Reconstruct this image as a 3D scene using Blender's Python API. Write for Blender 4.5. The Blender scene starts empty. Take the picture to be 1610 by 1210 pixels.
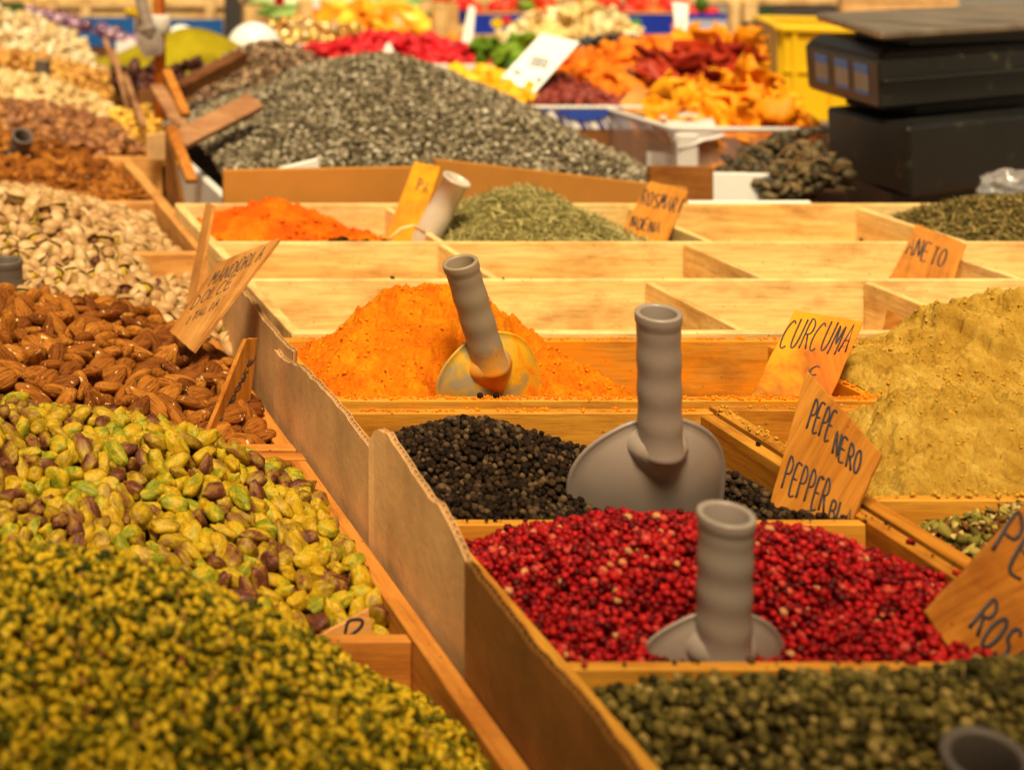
import bpy, bmesh, math, random
import numpy as np
from mathutils import Vector, Matrix, Quaternion, noise as mnoise

# ------------------------------------------------------------------ camera, world, sun
C = bpy.context.scene
COL = C.collection
F, X0, Y0, H = 2450.0, -150.0, -150.0, 0.47        # lens in pixels of a 1610 px wide picture, principal point, eye above the crate rims
ZR = 0.85                                          # height of the spice crate rims above the ground
CZ = ZR + H
cam_d = bpy.data.cameras.new('camera'); cam = bpy.data.objects.new('camera', cam_d); COL.objects.link(cam)
cam.location = (0, 0, CZ); cam.rotation_euler = (math.radians(90), 0, 0)
cam_d.sensor_width = 36; cam_d.lens = F / 1610 * 36
cam_d.shift_x = (805 - X0) / 1610; cam_d.shift_y = -(605 - Y0) / 1610
cam_d.clip_start = 0.05; cam_d.clip_end = 400
cam_d.dof.use_dof = True; cam_d.dof.focus_distance = 1.45; cam_d.dof.aperture_fstop = 5.6
C.camera = cam

SUN_EL, SUN_AZ = math.radians(60), math.radians(-163)     # azimuth measured from +Y towards +X
w = bpy.data.worlds.new('World'); C.world = w; w.use_nodes = True
nt = w.node_tree; nt.nodes.clear()
sky = nt.nodes.new('ShaderNodeTexSky'); sky.sky_type = 'NISHITA'; sky.sun_disc = False
sky.sun_elevation = SUN_EL; sky.sun_rotation = SUN_AZ; sky.dust_density = 6; sky.air_density = 1.0; sky.ozone_density = 0.3
mixw = nt.nodes.new('ShaderNodeMixRGB'); mixw.blend_type = 'MULTIPLY'; mixw.inputs[0].default_value = 1
mixw.inputs[2].default_value = (1.0, 0.80, 0.48, 1)      # warm tint multiplied into the sky light
bg = nt.nodes.new('ShaderNodeBackground'); bg.inputs[1].default_value = 0.052
wo = nt.nodes.new('ShaderNodeOutputWorld')
nt.links.new(sky.outputs[0], mixw.inputs[1]); nt.links.new(mixw.outputs[0], bg.inputs[0]); nt.links.new(bg.outputs[0], wo.inputs[0])
sd = bpy.data.lights.new('sun', 'SUN'); sd.energy = 3.1; sd.angle = math.radians(17); sd.color = (1.0, 0.85, 0.55)
sun = bpy.data.objects.new('sun', sd); COL.objects.link(sun)
dirv = Vector((math.sin(SUN_AZ) * math.cos(SUN_EL), math.cos(SUN_AZ) * math.cos(SUN_EL), math.sin(SUN_EL)))
sun.rotation_euler = dirv.to_track_quat('Z', 'Y').to_euler(); sun.location = (0, 0, 6)
C.view_settings.view_transform = 'Standard'; C.view_settings.look = 'None'; C.view_settings.exposure = 0.78; C.view_settings.gamma = 1
C.cycles.max_bounces = 6; C.cycles.transparent_max_bounces = 8

# ------------------------------------------------------------------ helpers
def W(px, py, Y):                       # a photo pixel at depth Y
    return Vector(((px - X0) * Y / F, Y, CZ - (py - Y0) * Y / F))
def srgb(r, g, b):
    f = lambda c: ((c / 255 + .055) / 1.055) ** 2.4 if c > 10 else c / 255 / 12.92
    return (f(r), f(g), f(b), 1)

class MB:
    def __init__(s): s.v = []; s.f = []
    def add(s, vs, fs):
        o = len(s.v); s.v += [tuple(v) for v in vs]; s.f += [tuple(i + o for i in f) for f in fs]; return s
    def box(s, a, b):
        x0, y0, z0 = a; x1, y1, z1 = b
        return s.add([(x0,y0,z0),(x1,y0,z0),(x1,y1,z0),(x0,y1,z0),(x0,y0,z1),(x1,y0,z1),(x1,y1,z1),(x0,y1,z1)],
              [(0,3,2,1),(4,5,6,7),(0,1,5,4),(1,2,6,5),(2,3,7,6),(3,0,4,7)])
    def prism(s, lo, hi):               # two matching loops
        n = len(lo)
        return s.add(list(lo) + list(hi), [tuple(range(n))[::-1], tuple(range(n, 2*n))] + [(i, (i+1) % n, n + (i+1) % n, n + i) for i in range(n)])
    def tube(s, pts, rad, seg=10, cap=True):
        pts = [Vector(p) for p in pts]; n = len(pts)
        if not hasattr(rad, '__len__'): rad = [rad] * n
        rings = []
        t0 = (pts[1] - pts[0]).normalized(); u = t0.orthogonal().normalized()
        for i, p in enumerate(pts):
            t = (pts[min(i+1, n-1)] - pts[max(i-1, 0)]).normalized()
            u = (u - t * u.dot(t)).normalized(); v = t.cross(u)
            rings.append([p + rad[i] * (math.cos(a) * u + math.sin(a) * v) for a in [2 * math.pi * k / seg for k in range(seg)]])
        vs = [q for r in rings for q in r]; fs = []
        for i in range(n - 1):
            for k in range(seg):
                fs.append((i*seg+k, i*seg+(k+1) % seg, (i+1)*seg+(k+1) % seg, (i+1)*seg+k))
        if cap: fs += [tuple(range(seg))[::-1], tuple((n-1)*seg + k for k in range(seg))]
        return s.add(vs, fs)
    def lathe(s, M, prof, seg=32):      # prof: (r, z) along local z
        vs = []
        for r, z in prof:
            for k in range(seg):
                a = 2 * math.pi * k / seg; vs.append(M @ Vector((r * math.cos(a), r * math.sin(a), z)))
        fs = [(i*seg+k, i*seg+(k+1) % seg, (i+1)*seg+(k+1) % seg, (i+1)*seg+k) for i in range(len(prof)-1) for k in range(seg)]
        return s.add(vs, fs)
    def mesh(s, name, m=None, smooth=False, bevel=0):
        me = bpy.data.meshes.new(name); me.from_pydata(s.v, [], s.f); me.update()
        bm = bmesh.new(); bm.from_mesh(me)
        bmesh.ops.recalc_face_normals(bm, faces=bm.faces)
        if bevel:
            bmesh.ops.bevel(bm, geom=[e for e in bm.edges if len(e.link_faces) == 2 and e.calc_face_angle(0) > .6], offset=bevel, segments=1, affect='EDGES', clamp_overlap=True)
        bm.to_mesh(me); bm.free()
        if smooth: me.polygons.foreach_set('use_smooth', [True] * len(me.polygons))
        if m: me.materials.append(m)
        return me
    def build(s, name, m, parent=None, smooth=False, bevel=0, loc=None):
        if loc is not None:
            L = Vector(loc); s.v = [tuple(Vector(v) - L) for v in s.v]
        o = bpy.data.objects.new(name, s.mesh(name, m, smooth, bevel)); COL.objects.link(o)
        if loc is not None: o.location = loc
        if parent is not None: o.parent = parent; o.matrix_parent_inverse = Matrix.Translation(-parent.location) if False else Matrix()
        return o

def tag(o, label=None, cat=None, group=None, kind=None):
    if label: o['label'] = label
    if cat: o['category'] = cat
    if group: o['group'] = group
    if kind: o['kind'] = kind
    return o
def empty(name, loc=(0, 0, 0), label=None, cat=None, group=None):
    o = bpy.data.objects.new(name, None); COL.objects.link(o); o.location = loc; o.empty_display_size = .05
    return tag(o, label, cat, group)
def part(mb, name, m, root, smooth=False, bevel=0):        # world-space shapes put under a root that sits at root.location
    L = root.location; p = root
    while p.parent: p = p.parent; L = L + p.location
    mb.v = [tuple(Vector(v) - L) for v in mb.v]
    o = bpy.data.objects.new(name, mb.mesh(name, m, smooth, bevel)); COL.objects.link(o); o.parent = root
    return o

# ------------------------------------------------------------------ materials
def mat(name):
    m = bpy.data.materials.new(name); m.use_nodes = True
    return m, m.node_tree.nodes, m.node_tree.links, m.node_tree.nodes['Principled BSDF']
def N(nodes, t, **kw):
    n = nodes.new(t)
    for k, v in kw.items():
        if k.startswith('i_'): n.inputs[k[2:].replace('_', ' ')].default_value = v
        else: setattr(n, k, v)
    return n
def ramp(nodes, stops, interp='LINEAR'):
    r = nodes.new('ShaderNodeValToRGB'); r.color_ramp.interpolation = interp
    while len(r.color_ramp.elements) < len(stops): r.color_ramp.elements.new(.5)
    for e, (p, c) in zip(r.color_ramp.elements, stops): e.position = p; e.color = c if len(c) == 4 else (*c, 1)
    return r
def coords(nodes, links, scale=(1, 1, 1), rnd=True):
    tc = nodes.new('ShaderNodeTexCoord'); mp = nodes.new('ShaderNodeMapping'); mp.inputs['Scale'].default_value = scale
    if rnd:
        oi = nodes.new('ShaderNodeObjectInfo'); ad = nodes.new('ShaderNodeVectorMath'); ad.operation = 'ADD'
        ml = nodes.new('ShaderNodeMath'); ml.operation = 'MULTIPLY'; ml.inputs[1].default_value = 37.0
        links.new(oi.outputs['Random'], ml.inputs[0]); links.new(tc.outputs['Object'], ad.inputs[0]); links.new(ml.outputs[0], ad.inputs[1])
        links.new(ad.outputs[0], mp.inputs[0])
    else: links.new(tc.outputs['Object'], mp.inputs[0])
    return mp.outputs[0]
def bump(nodes, links, b, h, strength, dist=.001):
    bp = nodes.new('ShaderNodeBump'); bp.inputs['Strength'].default_value = strength; bp.inputs['Distance'].default_value = dist
    links.new(h, bp.inputs['Height']); links.new(bp.outputs[0], b.inputs['Normal']); return bp

def wood(name, light, mid, dark, axis='x', rough=.62, stain=None, fine=1.0):
    m, n, l, b = mat(name)
    lo, hi = 2.2, 34.0
    sc = {'x': (lo, hi, hi), 'y': (hi, lo, hi), 'z': (hi, hi, lo)}[axis]
    v = coords(n, l, sc); v1 = coords(n, l, tuple(s * 7 for s in sc)); v2 = coords(n, l, tuple(max(s * .16, .9) for s in sc))
    big = N(n, 'ShaderNodeTexNoise', i_Scale=1.0, i_Detail=5.0, i_Roughness=.55, i_Distortion=1.2); l.new(v2, big.inputs['Vector'])
    gr = N(n, 'ShaderNodeTexNoise', i_Scale=1.0, i_Detail=6.0, i_Roughness=.6, i_Distortion=.8); l.new(v, gr.inputs['Vector'])
    fi = N(n, 'ShaderNodeTexNoise', i_Scale=1.0, i_Detail=3.0, i_Roughness=.7); l.new(v1, fi.inputs['Vector'])
    mx = N(n, 'ShaderNodeMath', operation='MULTIPLY'); mx.inputs[1].default_value = .5; l.new(gr.outputs[0], mx.inputs[0])
    mb_ = N(n, 'ShaderNodeMath', operation='MULTIPLY_ADD'); mb_.inputs[1].default_value = .5; l.new(big.outputs[0], mb_.inputs[0]); l.new(mx.outputs[0], mb_.inputs[2])
    r = ramp(n, [(.30, dark), (.42, mid), (.56, light)]); l.new(mb_.outputs[0], r.inputs[0])
    mm = N(n, 'ShaderNodeMixRGB', blend_type='MULTIPLY'); mm.inputs[0].default_value = .5
    fr = ramp(n, [(.35, (.55, .45, .34)), (.55, (1, 1, 1))]); l.new(fi.outputs[0], fr.inputs[0])
    l.new(r.outputs[0], mm.inputs[1]); l.new(fr.outputs[0], mm.inputs[2])
    # pores, nail marks and grime spots
    vs = coords(n, l, (70, 70, 70)); sp = N(n, 'ShaderNodeTexVoronoi', i_Scale=1.0); l.new(vs, sp.inputs['Vector'])
    sr = ramp(n, [(.05, (.25, .14, .06)), (.11, (1, 1, 1))]); l.new(sp.outputs['Distance'], sr.inputs[0])
    m2 = N(n, 'ShaderNodeMixRGB', blend_type='MULTIPLY'); m2.inputs[0].default_value = .7; l.new(mm.outputs[0], m2.inputs[1]); l.new(sr.outputs[0], m2.inputs[2])
    out = m2.outputs[0]
    vd = coords(n, l, (7, 7, 16)); dn = N(n, 'ShaderNodeTexNoise', i_Scale=1.0, i_Detail=6.0, i_Roughness=.7); l.new(vd, dn.inputs['Vector'])
    dr = ramp(n, [(.34, (.42, .27, .13)), (.52, (1, 1, 1))]); l.new(dn.outputs[0], dr.inputs[0])
    m5 = N(n, 'ShaderNodeMixRGB', blend_type='MULTIPLY'); m5.inputs[0].default_value = .6; l.new(out, m5.inputs[1]); l.new(dr.outputs[0], m5.inputs[2]); out = m5.outputs[0]
    if stain:
        vv = coords(n, l, (9, 9, 22)); sn = N(n, 'ShaderNodeTexNoise', i_Scale=1.0, i_Detail=5.0, i_Roughness=.65); l.new(vv, sn.inputs['Vector'])
        sr2 = ramp(n, [(stain[1], (0, 0, 0)), (stain[1] + .14, (1, 1, 1))]); l.new(sn.outputs[0], sr2.inputs[0])
        m3 = N(n, 'ShaderNodeMixRGB', blend_type='MIX'); l.new(sr2.outputs[0], m3.inputs[0]); l.new(out, m3.inputs[1]); m3.inputs[2].default_value = stain[0]
        out = m3.outputs[0]
    l.new(out, b.inputs['Base Color']); b.inputs['Roughness'].default_value = rough; b.inputs['Specular IOR Level'].default_value = .15
    bump(n, l, b, fi.outputs[0], .35 * fine, .0012)
    return m

def attr_mat(name, stops, rough=.6, spec=.5, nscale=300, nmix=.35, bstr=.3, bscale=None, sss=0, attr='rnd', obj=False, dist=.001, dark=(.35, .28, .2)):
    m, n, l, b = mat(name)
    if obj: src = N(n, 'ShaderNodeObjectInfo').outputs['Random']
    else: src = N(n, 'ShaderNodeAttribute', attribute_name=attr).outputs['Fac']
    r = ramp(n, stops); l.new(src, r.inputs[0])
    tc = n.new('ShaderNodeTexCoord')
    nz = N(n, 'ShaderNodeTexNoise', i_Scale=float(nscale), i_Detail=4.0, i_Roughness=.6); l.new(tc.outputs['Object'], nz.inputs['Vector'])
    nr = ramp(n, [(.35, dark), (.6, (1, 1, 1))]); l.new(nz.outputs[0], nr.inputs[0])
    mm = N(n, 'ShaderNodeMixRGB', blend_type='MULTIPLY'); mm.inputs[0].default_value = nmix
    l.new(r.outputs[0], mm.inputs[1]); l.new(nr.outputs[0], mm.inputs[2]); l.new(mm.outputs[0], b.inputs['Base Color'])
    b.inputs['Roughness'].default_value = rough; b.inputs['Specular IOR Level'].default_value = spec
    if sss: b.inputs['Subsurface Weight'].default_value = sss; b.inputs['Subsurface Radius'].default_value = (.004, .002, .001)
    nb = N(n, 'ShaderNodeTexNoise', i_Scale=float(bscale or nscale * 2), i_Detail=4.0, i_Roughness=.65); l.new(tc.outputs['Object'], nb.inputs['Vector'])
    bump(n, l, b, nb.outputs[0], bstr, dist)
    return m

def plain(name, col, rough=.5, spec=.3, nscale=14, var=.18, bstr=.1, bscale=220, metallic=0, trans=0, alpha=1, spots=0):
    m, n, l, b = mat(name)
    v = coords(n, l); nz = N(n, 'ShaderNodeTexNoise', i_Scale=float(nscale), i_Detail=6.0, i_Roughness=.62); l.new(v, nz.inputs['Vector'])
    c = Vector(col[:3]); r = ramp(n, [(.3, (*(c * (1 - var)), 1)), (.7, (*(c * (1 + var * .6)), 1))]); l.new(nz.outputs[0], r.inputs[0])
    out = r.outputs[0]
    if spots:
        s = N(n, 'ShaderNodeTexNoise', i_Scale=float(nscale * 5), i_Detail=5.0, i_Roughness=.7); l.new(v, s.inputs['Vector'])
        sr = ramp(n, [(.60, (0, 0, 0)), (.72, (spots, spots, spots))]); l.new(s.outputs[0], sr.inputs[0])
        mm = N(n, 'ShaderNodeMixRGB'); l.new(sr.outputs[0], mm.inputs[0]); l.new(out, mm.inputs[1]); mm.inputs[2].default_value = (.30, .22, .13, 1); out = mm.outputs[0]
    l.new(out, b.inputs['Base Color']); b.inputs['Roughness'].default_value = rough; b.inputs['Specular IOR Level'].default_value = spec
    b.inputs['Metallic'].default_value = metallic; b.inputs['Transmission Weight'].default_value = trans; b.inputs['Alpha'].default_value = alpha
    nb = N(n, 'ShaderNodeTexNoise', i_Scale=float(bscale), i_Detail=4.0, i_Roughness=.6); l.new(v, nb.inputs['Vector'])
    bump(n, l, b, nb.outputs[0], bstr, .001)
    return m

def powder(name, c1, c2, c3, rough=.95, scale=45, bs=1.0):
    m, n, l, b = mat(name)
    v = coords(n, l, rnd=False)
    a = N(n, 'ShaderNodeTexNoise', i_Scale=float(scale), i_Detail=8.0, i_Roughness=.7); l.new(v, a.inputs['Vector'])
    r = ramp(n, [(.32, c1), (.5, c2), (.68, c3)]); l.new(a.outputs[0], r.inputs[0]); l.new(r.outputs[0], b.inputs['Base Color'])
    b.inputs['Roughness'].default_value = rough; b.inputs['Specular IOR Level'].default_value = .1
    h = N(n, 'ShaderNodeTexNoise', i_Scale=float(scale * 9), i_Detail=8.0, i_Roughness=.75); l.new(v, h.inputs['Vector'])
    bump(n, l, b, h.outputs[0], .9 * bs, .0035)
    return m

# wood tints: pale pine of the empty crate, golden crate, brown nut crates
PINE = (srgb(240, 208, 142), srgb(228, 186, 114), srgb(194, 142, 72))
GOLD = (srgb(206, 144, 50), srgb(184, 116, 32), srgb(136, 76, 18))
NUTW = (srgb(194, 126, 52), srgb(168, 98, 34), srgb(118, 64, 20))
NUTP = (srgb(222, 166, 96), srgb(200, 140, 72), srgb(156, 98, 44))
WX = {k: wood('wood_%s_along_x' % k, *c, axis='x', stain=s) for k, c, s in (('pine', PINE, None), ('gold', GOLD, None), ('nut', NUTW, None), ('pale', NUTP, None), ('turmeric', GOLD, (srgb(216, 134, 22), .46)))}
WY = {k: wood('wood_%s_along_y' % k, *c, axis='y', stain=s) for k, c, s in (('pine', PINE, None), ('gold', GOLD, None), ('nut', NUTW, None), ('pale', NUTP, None), ('turmeric', GOLD, (srgb(216, 134, 22), .46)))}
WZ_NUT = wood('wood_nut_upright', *NUTW, axis='z')
SIGNW = wood('sign_plywood', srgb(190, 124, 44), srgb(166, 100, 28), srgb(122, 68, 16), axis='y')
SIGNY = wood('sign_plywood_turmeric', srgb(208, 124, 24), srgb(188, 102, 16), srgb(144, 74, 12), axis='y', stain=((.66, .27, .004, 1), .40))
SIGNP = wood('sign_plywood_pale', srgb(204, 146, 78), srgb(182, 120, 56), srgb(140, 86, 36), axis='y')
DARKW = wood('dark_board', srgb(120, 76, 44), srgb(88, 52, 30), srgb(54, 32, 20), axis='x')
OLDW = wood('weathered_wood', srgb(176, 130, 92), srgb(146, 100, 66), srgb(96, 62, 40), axis='x')
INK = plain('marker_ink', (.03, .025, .03, 1), rough=.45, var=.1)
CARDB = plain('brown_cardboard', srgb(222, 174, 118), rough=.85, spec=.15, nscale=11, var=.34, bscale=120, bstr=.5, spots=.45)
CARDD = plain('browner_cardboard', srgb(146, 94, 40), rough=.8, spec=.2, nscale=8, var=.45, bscale=120, bstr=.5, spots=.5)
BOARD = plain('fibreboard', srgb(180, 122, 52), rough=.75, spec=.2, nscale=6, var=.15, bscale=260, bstr=.2)
GREY = plain('grey_plastic', srgb(150, 134, 123), rough=.36, spec=.45, nscale=22, var=.10, bscale=500, bstr=.05, spots=.22)
DGREY = plain('dark_grey_plastic', srgb(96, 84, 76), rough=.5, spec=.4, nscale=22, var=.12, bscale=500, bstr=.05)
WHITEP = plain('white_plastic', (.78, .76, .72, 1), rough=.4, var=.05)
PAPER = plain('white_card', (.82, .80, .78, 1), rough=.7, var=.03)

# ------------------------------------------------------------------ numpy mesh tools
def ico(sub):
    bm = bmesh.new(); bmesh.ops.create_icosphere(bm, subdivisions=sub, radius=1)
    v = np.array([p.co[:] for p in bm.verts]); f = np.array([[q.index for q in p.verts] for p in bm.faces]); bm.free(); return v, f
def nmesh(name, v, f, m, rnd=None, smooth=True):
    me = bpy.data.meshes.new(name); nv, nf, k = len(v), len(f), f.shape[1]
    me.vertices.add(nv); me.vertices.foreach_set('co', v.astype(np.float32).ravel())
    me.loops.add(nf * k); me.loops.foreach_set('vertex_index', f.astype(np.int32).ravel())
    me.polygons.add(nf); me.polygons.foreach_set('loop_start', np.arange(0, nf * k, k, dtype=np.int32)); me.polygons.foreach_set('loop_total', np.full(nf, k, dtype=np.int32))
    if rnd is not None:
        a = me.attributes.new('rnd', 'FLOAT', 'POINT'); a.data.foreach_set('value', rnd.astype(np.float32))
    if m: me.materials.append(m)
    me.update(calc_edges=True)
    if smooth: me.polygons.foreach_set('use_smooth', np.ones(nf, dtype=bool))
    return me
def newobj(name, me, parent=None):
    o = bpy.data.objects.new(name, me); COL.objects.link(o)
    if parent: o.parent = parent
    return o
def rotmats(n, rs, normals=None, tilt=.35, axis_free=False):
    """random frames: columns x (long axis), y, z (thin axis along the surface normal, tilted)"""
    if normals is None: normals = np.tile([0, 0, 1.], (n, 1))
    z = normals + rs.normal(0, tilt, (n, 3)); z /= np.linalg.norm(z, axis=1)[:, None]
    a = rs.normal(size=(n, 3)); x = a - (a * z).sum(1)[:, None] * z; x /= np.linalg.norm(x, axis=1)[:, None]
    y = np.cross(z, x); return np.stack([x, y, z], axis=2)
def scatter(name, tmpls, pos, R, scl, m, rs, rnd=None, smooth=True):
    """many small pieces as ONE mesh; scl (n,3)"""
    n = len(pos); rnd = rs.random(n) if rnd is None else rnd
    which = rs.integers(0, len(tmpls), n); V = []; Fc = []; A = []; off = 0
    for k, (tv, tf) in enumerate(tmpls):
        s = np.where(which == k)[0]
        if not len(s): continue
        vv = tv[None] * scl[s][:, None, :]
        vv = np.einsum('nij,nvj->nvi', R[s], vv) + pos[s][:, None, :]
        V.append(vv.reshape(-1, 3)); nv = len(tv)
        Fc.append((tf[None] + (np.arange(len(s)) * nv)[:, None, None] + off).reshape(-1, tf.shape[1])); off += nv * len(s)
        A.append(np.repeat(rnd[s], nv))
    return newobj(name, nmesh(name, np.concatenate(V), np.concatenate(Fc), m, np.concatenate(A), smooth=smooth))

def _hash(i, j, s):
    n = np.sin(i * 127.1 + j * 311.7 + s * 74.7) * 43758.5453; return n - np.floor(n)
def vnoise(x, y, s=0):
    i, j = np.floor(x), np.floor(y); u, v = x - i, y - j; u = u*u*(3-2*u); v = v*v*(3-2*v)
    a, b, c, d = _hash(i, j, s), _hash(i+1, j, s), _hash(i, j+1, s), _hash(i+1, j+1, s)
    return (a*(1-u)+b*u)*(1-v) + (c*(1-u)+d*u)*v - .5
def fbm(x, y, s=0, o=5, g=.5):
    r = 0; a = 1.
    for k in range(o): r = r + a * vnoise(x, y, s + k); x = x * 2.03 + 7.1; y = y * 2.03 - 3.3; a *= g
    return r
class Field:
    """smooth heap surface through given (x, y, height above rim) points"""
    def __init__(s, pts, amp=0, freq=30, seed=0, zmin=-.1, extra=None, smooth=1e-4):
        P = np.array(pts, float); s.P = P[:, :2]; n = len(P)
        K = s.k(np.linalg.norm(s.P[:, None] - s.P[None], axis=2)) + np.eye(n) * smooth
        A = np.zeros((n+3, n+3)); A[:n, :n] = K; A[:n, n] = 1; A[:n, n+1:] = s.P; A[n, :n] = 1; A[n+1:, :n] = s.P.T
        s.w = np.linalg.solve(A, np.concatenate([P[:, 2], [0, 0, 0]])); s.amp, s.freq, s.seed, s.zmin, s.extra = amp, freq, seed, zmin, extra
    def k(s, r): return np.where(r > 1e-9, r * r * np.log(np.maximum(r, 1e-9)), 0)
    def __call__(s, x, y):
        x = np.asarray(x, float); y = np.asarray(y, float); sh = x.shape; q = np.stack([x.ravel(), y.ravel()], 1)
        z = np.empty(len(q)); n = len(s.P)
        for i in range(0, len(q), 20000):
            d = np.linalg.norm(q[i:i+20000, None] - s.P[None], axis=2)
            z[i:i+20000] = s.k(d) @ s.w[:n] + s.w[n] + q[i:i+20000] @ s.w[n+1:]
        z = z.reshape(sh)
        if s.amp: z = z + s.amp * fbm(x * s.freq, y * s.freq, s.seed)
        if s.extra: z = s.extra(x, y, z)
        return np.maximum(z, s.zmin) + ZR
    def normal(s, x, y, e=.004):
        dx = (s(x+e, y) - s(x-e, y)) / (2*e); dy = (s(x, y+e) - s(x, y-e)) / (2*e)
        n = np.stack([-dx, -dy, np.ones_like(dx)], 1); return n / np.linalg.norm(n, axis=1)[:, None]
def heap_sheet(name, f, reg, m, step, drop=0, parent=None):
    x0, x1, y0, y1 = reg; nx, ny = int((x1-x0)/step)+2, int((y1-y0)/step)+2
    X, Y = np.meshgrid(np.linspace(x0, x1, nx), np.linspace(y0, y1, ny)); Z = f(X, Y) - drop
    v = np.stack([X.ravel(), Y.ravel(), Z.ravel()], 1); i = np.arange(nx*ny).reshape(ny, nx)
    fc = np.stack([i[:-1, :-1].ravel(), i[:-1, 1:].ravel(), i[1:, 1:].ravel(), i[1:, :-1].ravel()], 1)
    return newobj(name, nmesh(name, v, fc, m, np.full(len(v), .3)), parent)
def inview(p, mg=220):
    px = p[:, 0] * F / p[:, 1] + X0; py = (CZ - p[:, 2]) * F / p[:, 1] + Y0
    return (px > -mg) & (px < 1610 + mg) & (py > -mg) & (py < 1210 + mg)
def poisson(reg, d, rs, tries=1.0, mask=None):
    x0, x1, y0, y1 = reg; n = int((x1-x0)*(y1-y0)/(d*d) * 6 * tries); c = rs.random((n, 2)) * [x1-x0, y1-y0] + [x0, y0]
    g = {}; out = []; cs = d / 1.4143
    for p in c.tolist():
        i, j = int((p[0]-x0)/cs), int((p[1]-y0)/cs); ok = True
        for a in (-2, -1, 0, 1, 2):
            for b in (-2, -1, 0, 1, 2):
                q = g.get((i+a, j+b))
                if q and (q[0]-p[0])**2 + (q[1]-p[1])**2 < d*d: ok = False; break
            if not ok: break
        if ok: g[(i, j)] = p; out.append(p)
    return np.array(out)
def grains(name, label, cat, f, reg, d, tm, scl, m, seed, layers=3, gap=.62, tilt=.4, sheet=None, zj=.25, mg=420, group=None, packing=.86, smooth=True):
    """uncountable small pieces of one heap: one object"""
    rs = np.random.default_rng(seed); P = []
    for L in range(layers):
        q = poisson(reg, d * packing, rs); z = f(q[:, 0], q[:, 1]) - L * d * gap + rs.normal(0, d * zj, len(q))
        P.append(np.column_stack([q, z]))
    P = np.concatenate(P); P = P[inview(P, mg)]
    nrm = f.normal(P[:, 0], P[:, 1]); R = rotmats(len(P), rs, nrm, tilt)
    S = np.array(scl)[None] * rs.normal(1, .17, (len(P), 1)).clip(.6, 1.5) * rs.normal(1, .08, (len(P), 3))
    o = scatter(name, tm, P, R, S, m, rs, smooth=smooth)
    tag(o, label, cat, group, 'stuff')
    if sheet is not None:
        heap_sheet(name + '_bed', f, reg, sheet, max(d, .006), drop=d * (layers - .4) * gap, parent=o)
    return o

def relax(Cn, A, h, r, f, reg, iters=30, rs=None, lay=0.):
    n = len(Cn); x0, x1, y0, y1 = reg; offs = np.array([-1., 0, 1.]) * h; rad = np.array([.72, 1., .72]) * r
    pairs = None
    for it in range(iters):
        if it % 6 == 0:
            I, J = [], []
            for a in range(0, n, 500):
                d = np.linalg.norm(Cn[a:a+500, None] - Cn[None], axis=2); i, j = np.where(d < 2*(h+r)+.003); k = (i + a) < j; I.append(i[k]+a); J.append(j[k])
            I = np.concatenate(I); J = np.concatenate(J)
        S = Cn[:, None] + A[:, None] * offs[None, :, None]
        D = S[I][:, :, None] - S[J][:, None, :]; L = np.linalg.norm(D, axis=3) + 1e-9
        ov = np.maximum(rad[None, :, None] + rad[None, None, :] - L, 0); push = D / L[..., None] * ov[..., None] * .35
        dS = np.zeros_like(S); np.add.at(dS, I, push.sum(2)); np.add.at(dS, J, -push.sum(1))
        dC = dS.mean(1) * 1.6; dC[:, 2] -= .0006 * (r / .006)
        ln = np.linalg.norm(dC, axis=1, keepdims=True); dC *= np.minimum(1, r * .5 / (ln + 1e-9))
        Cn = Cn + dC; A = A + (dS[:, 2] - dS[:, 0]) / (2*h) * .8; A /= np.linalg.norm(A, axis=1)[:, None]
        Cn[:, 0] = np.clip(Cn[:, 0], x0 + r, x1 - r); Cn[:, 1] = np.clip(Cn[:, 1], y0 + r, y1 - r)
        fl = f(Cn[:, 0], Cn[:, 1]) + lay; Cn[:, 2] = np.clip(Cn[:, 2], fl, fl + 3.2 * r)
    return Cn, A
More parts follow.
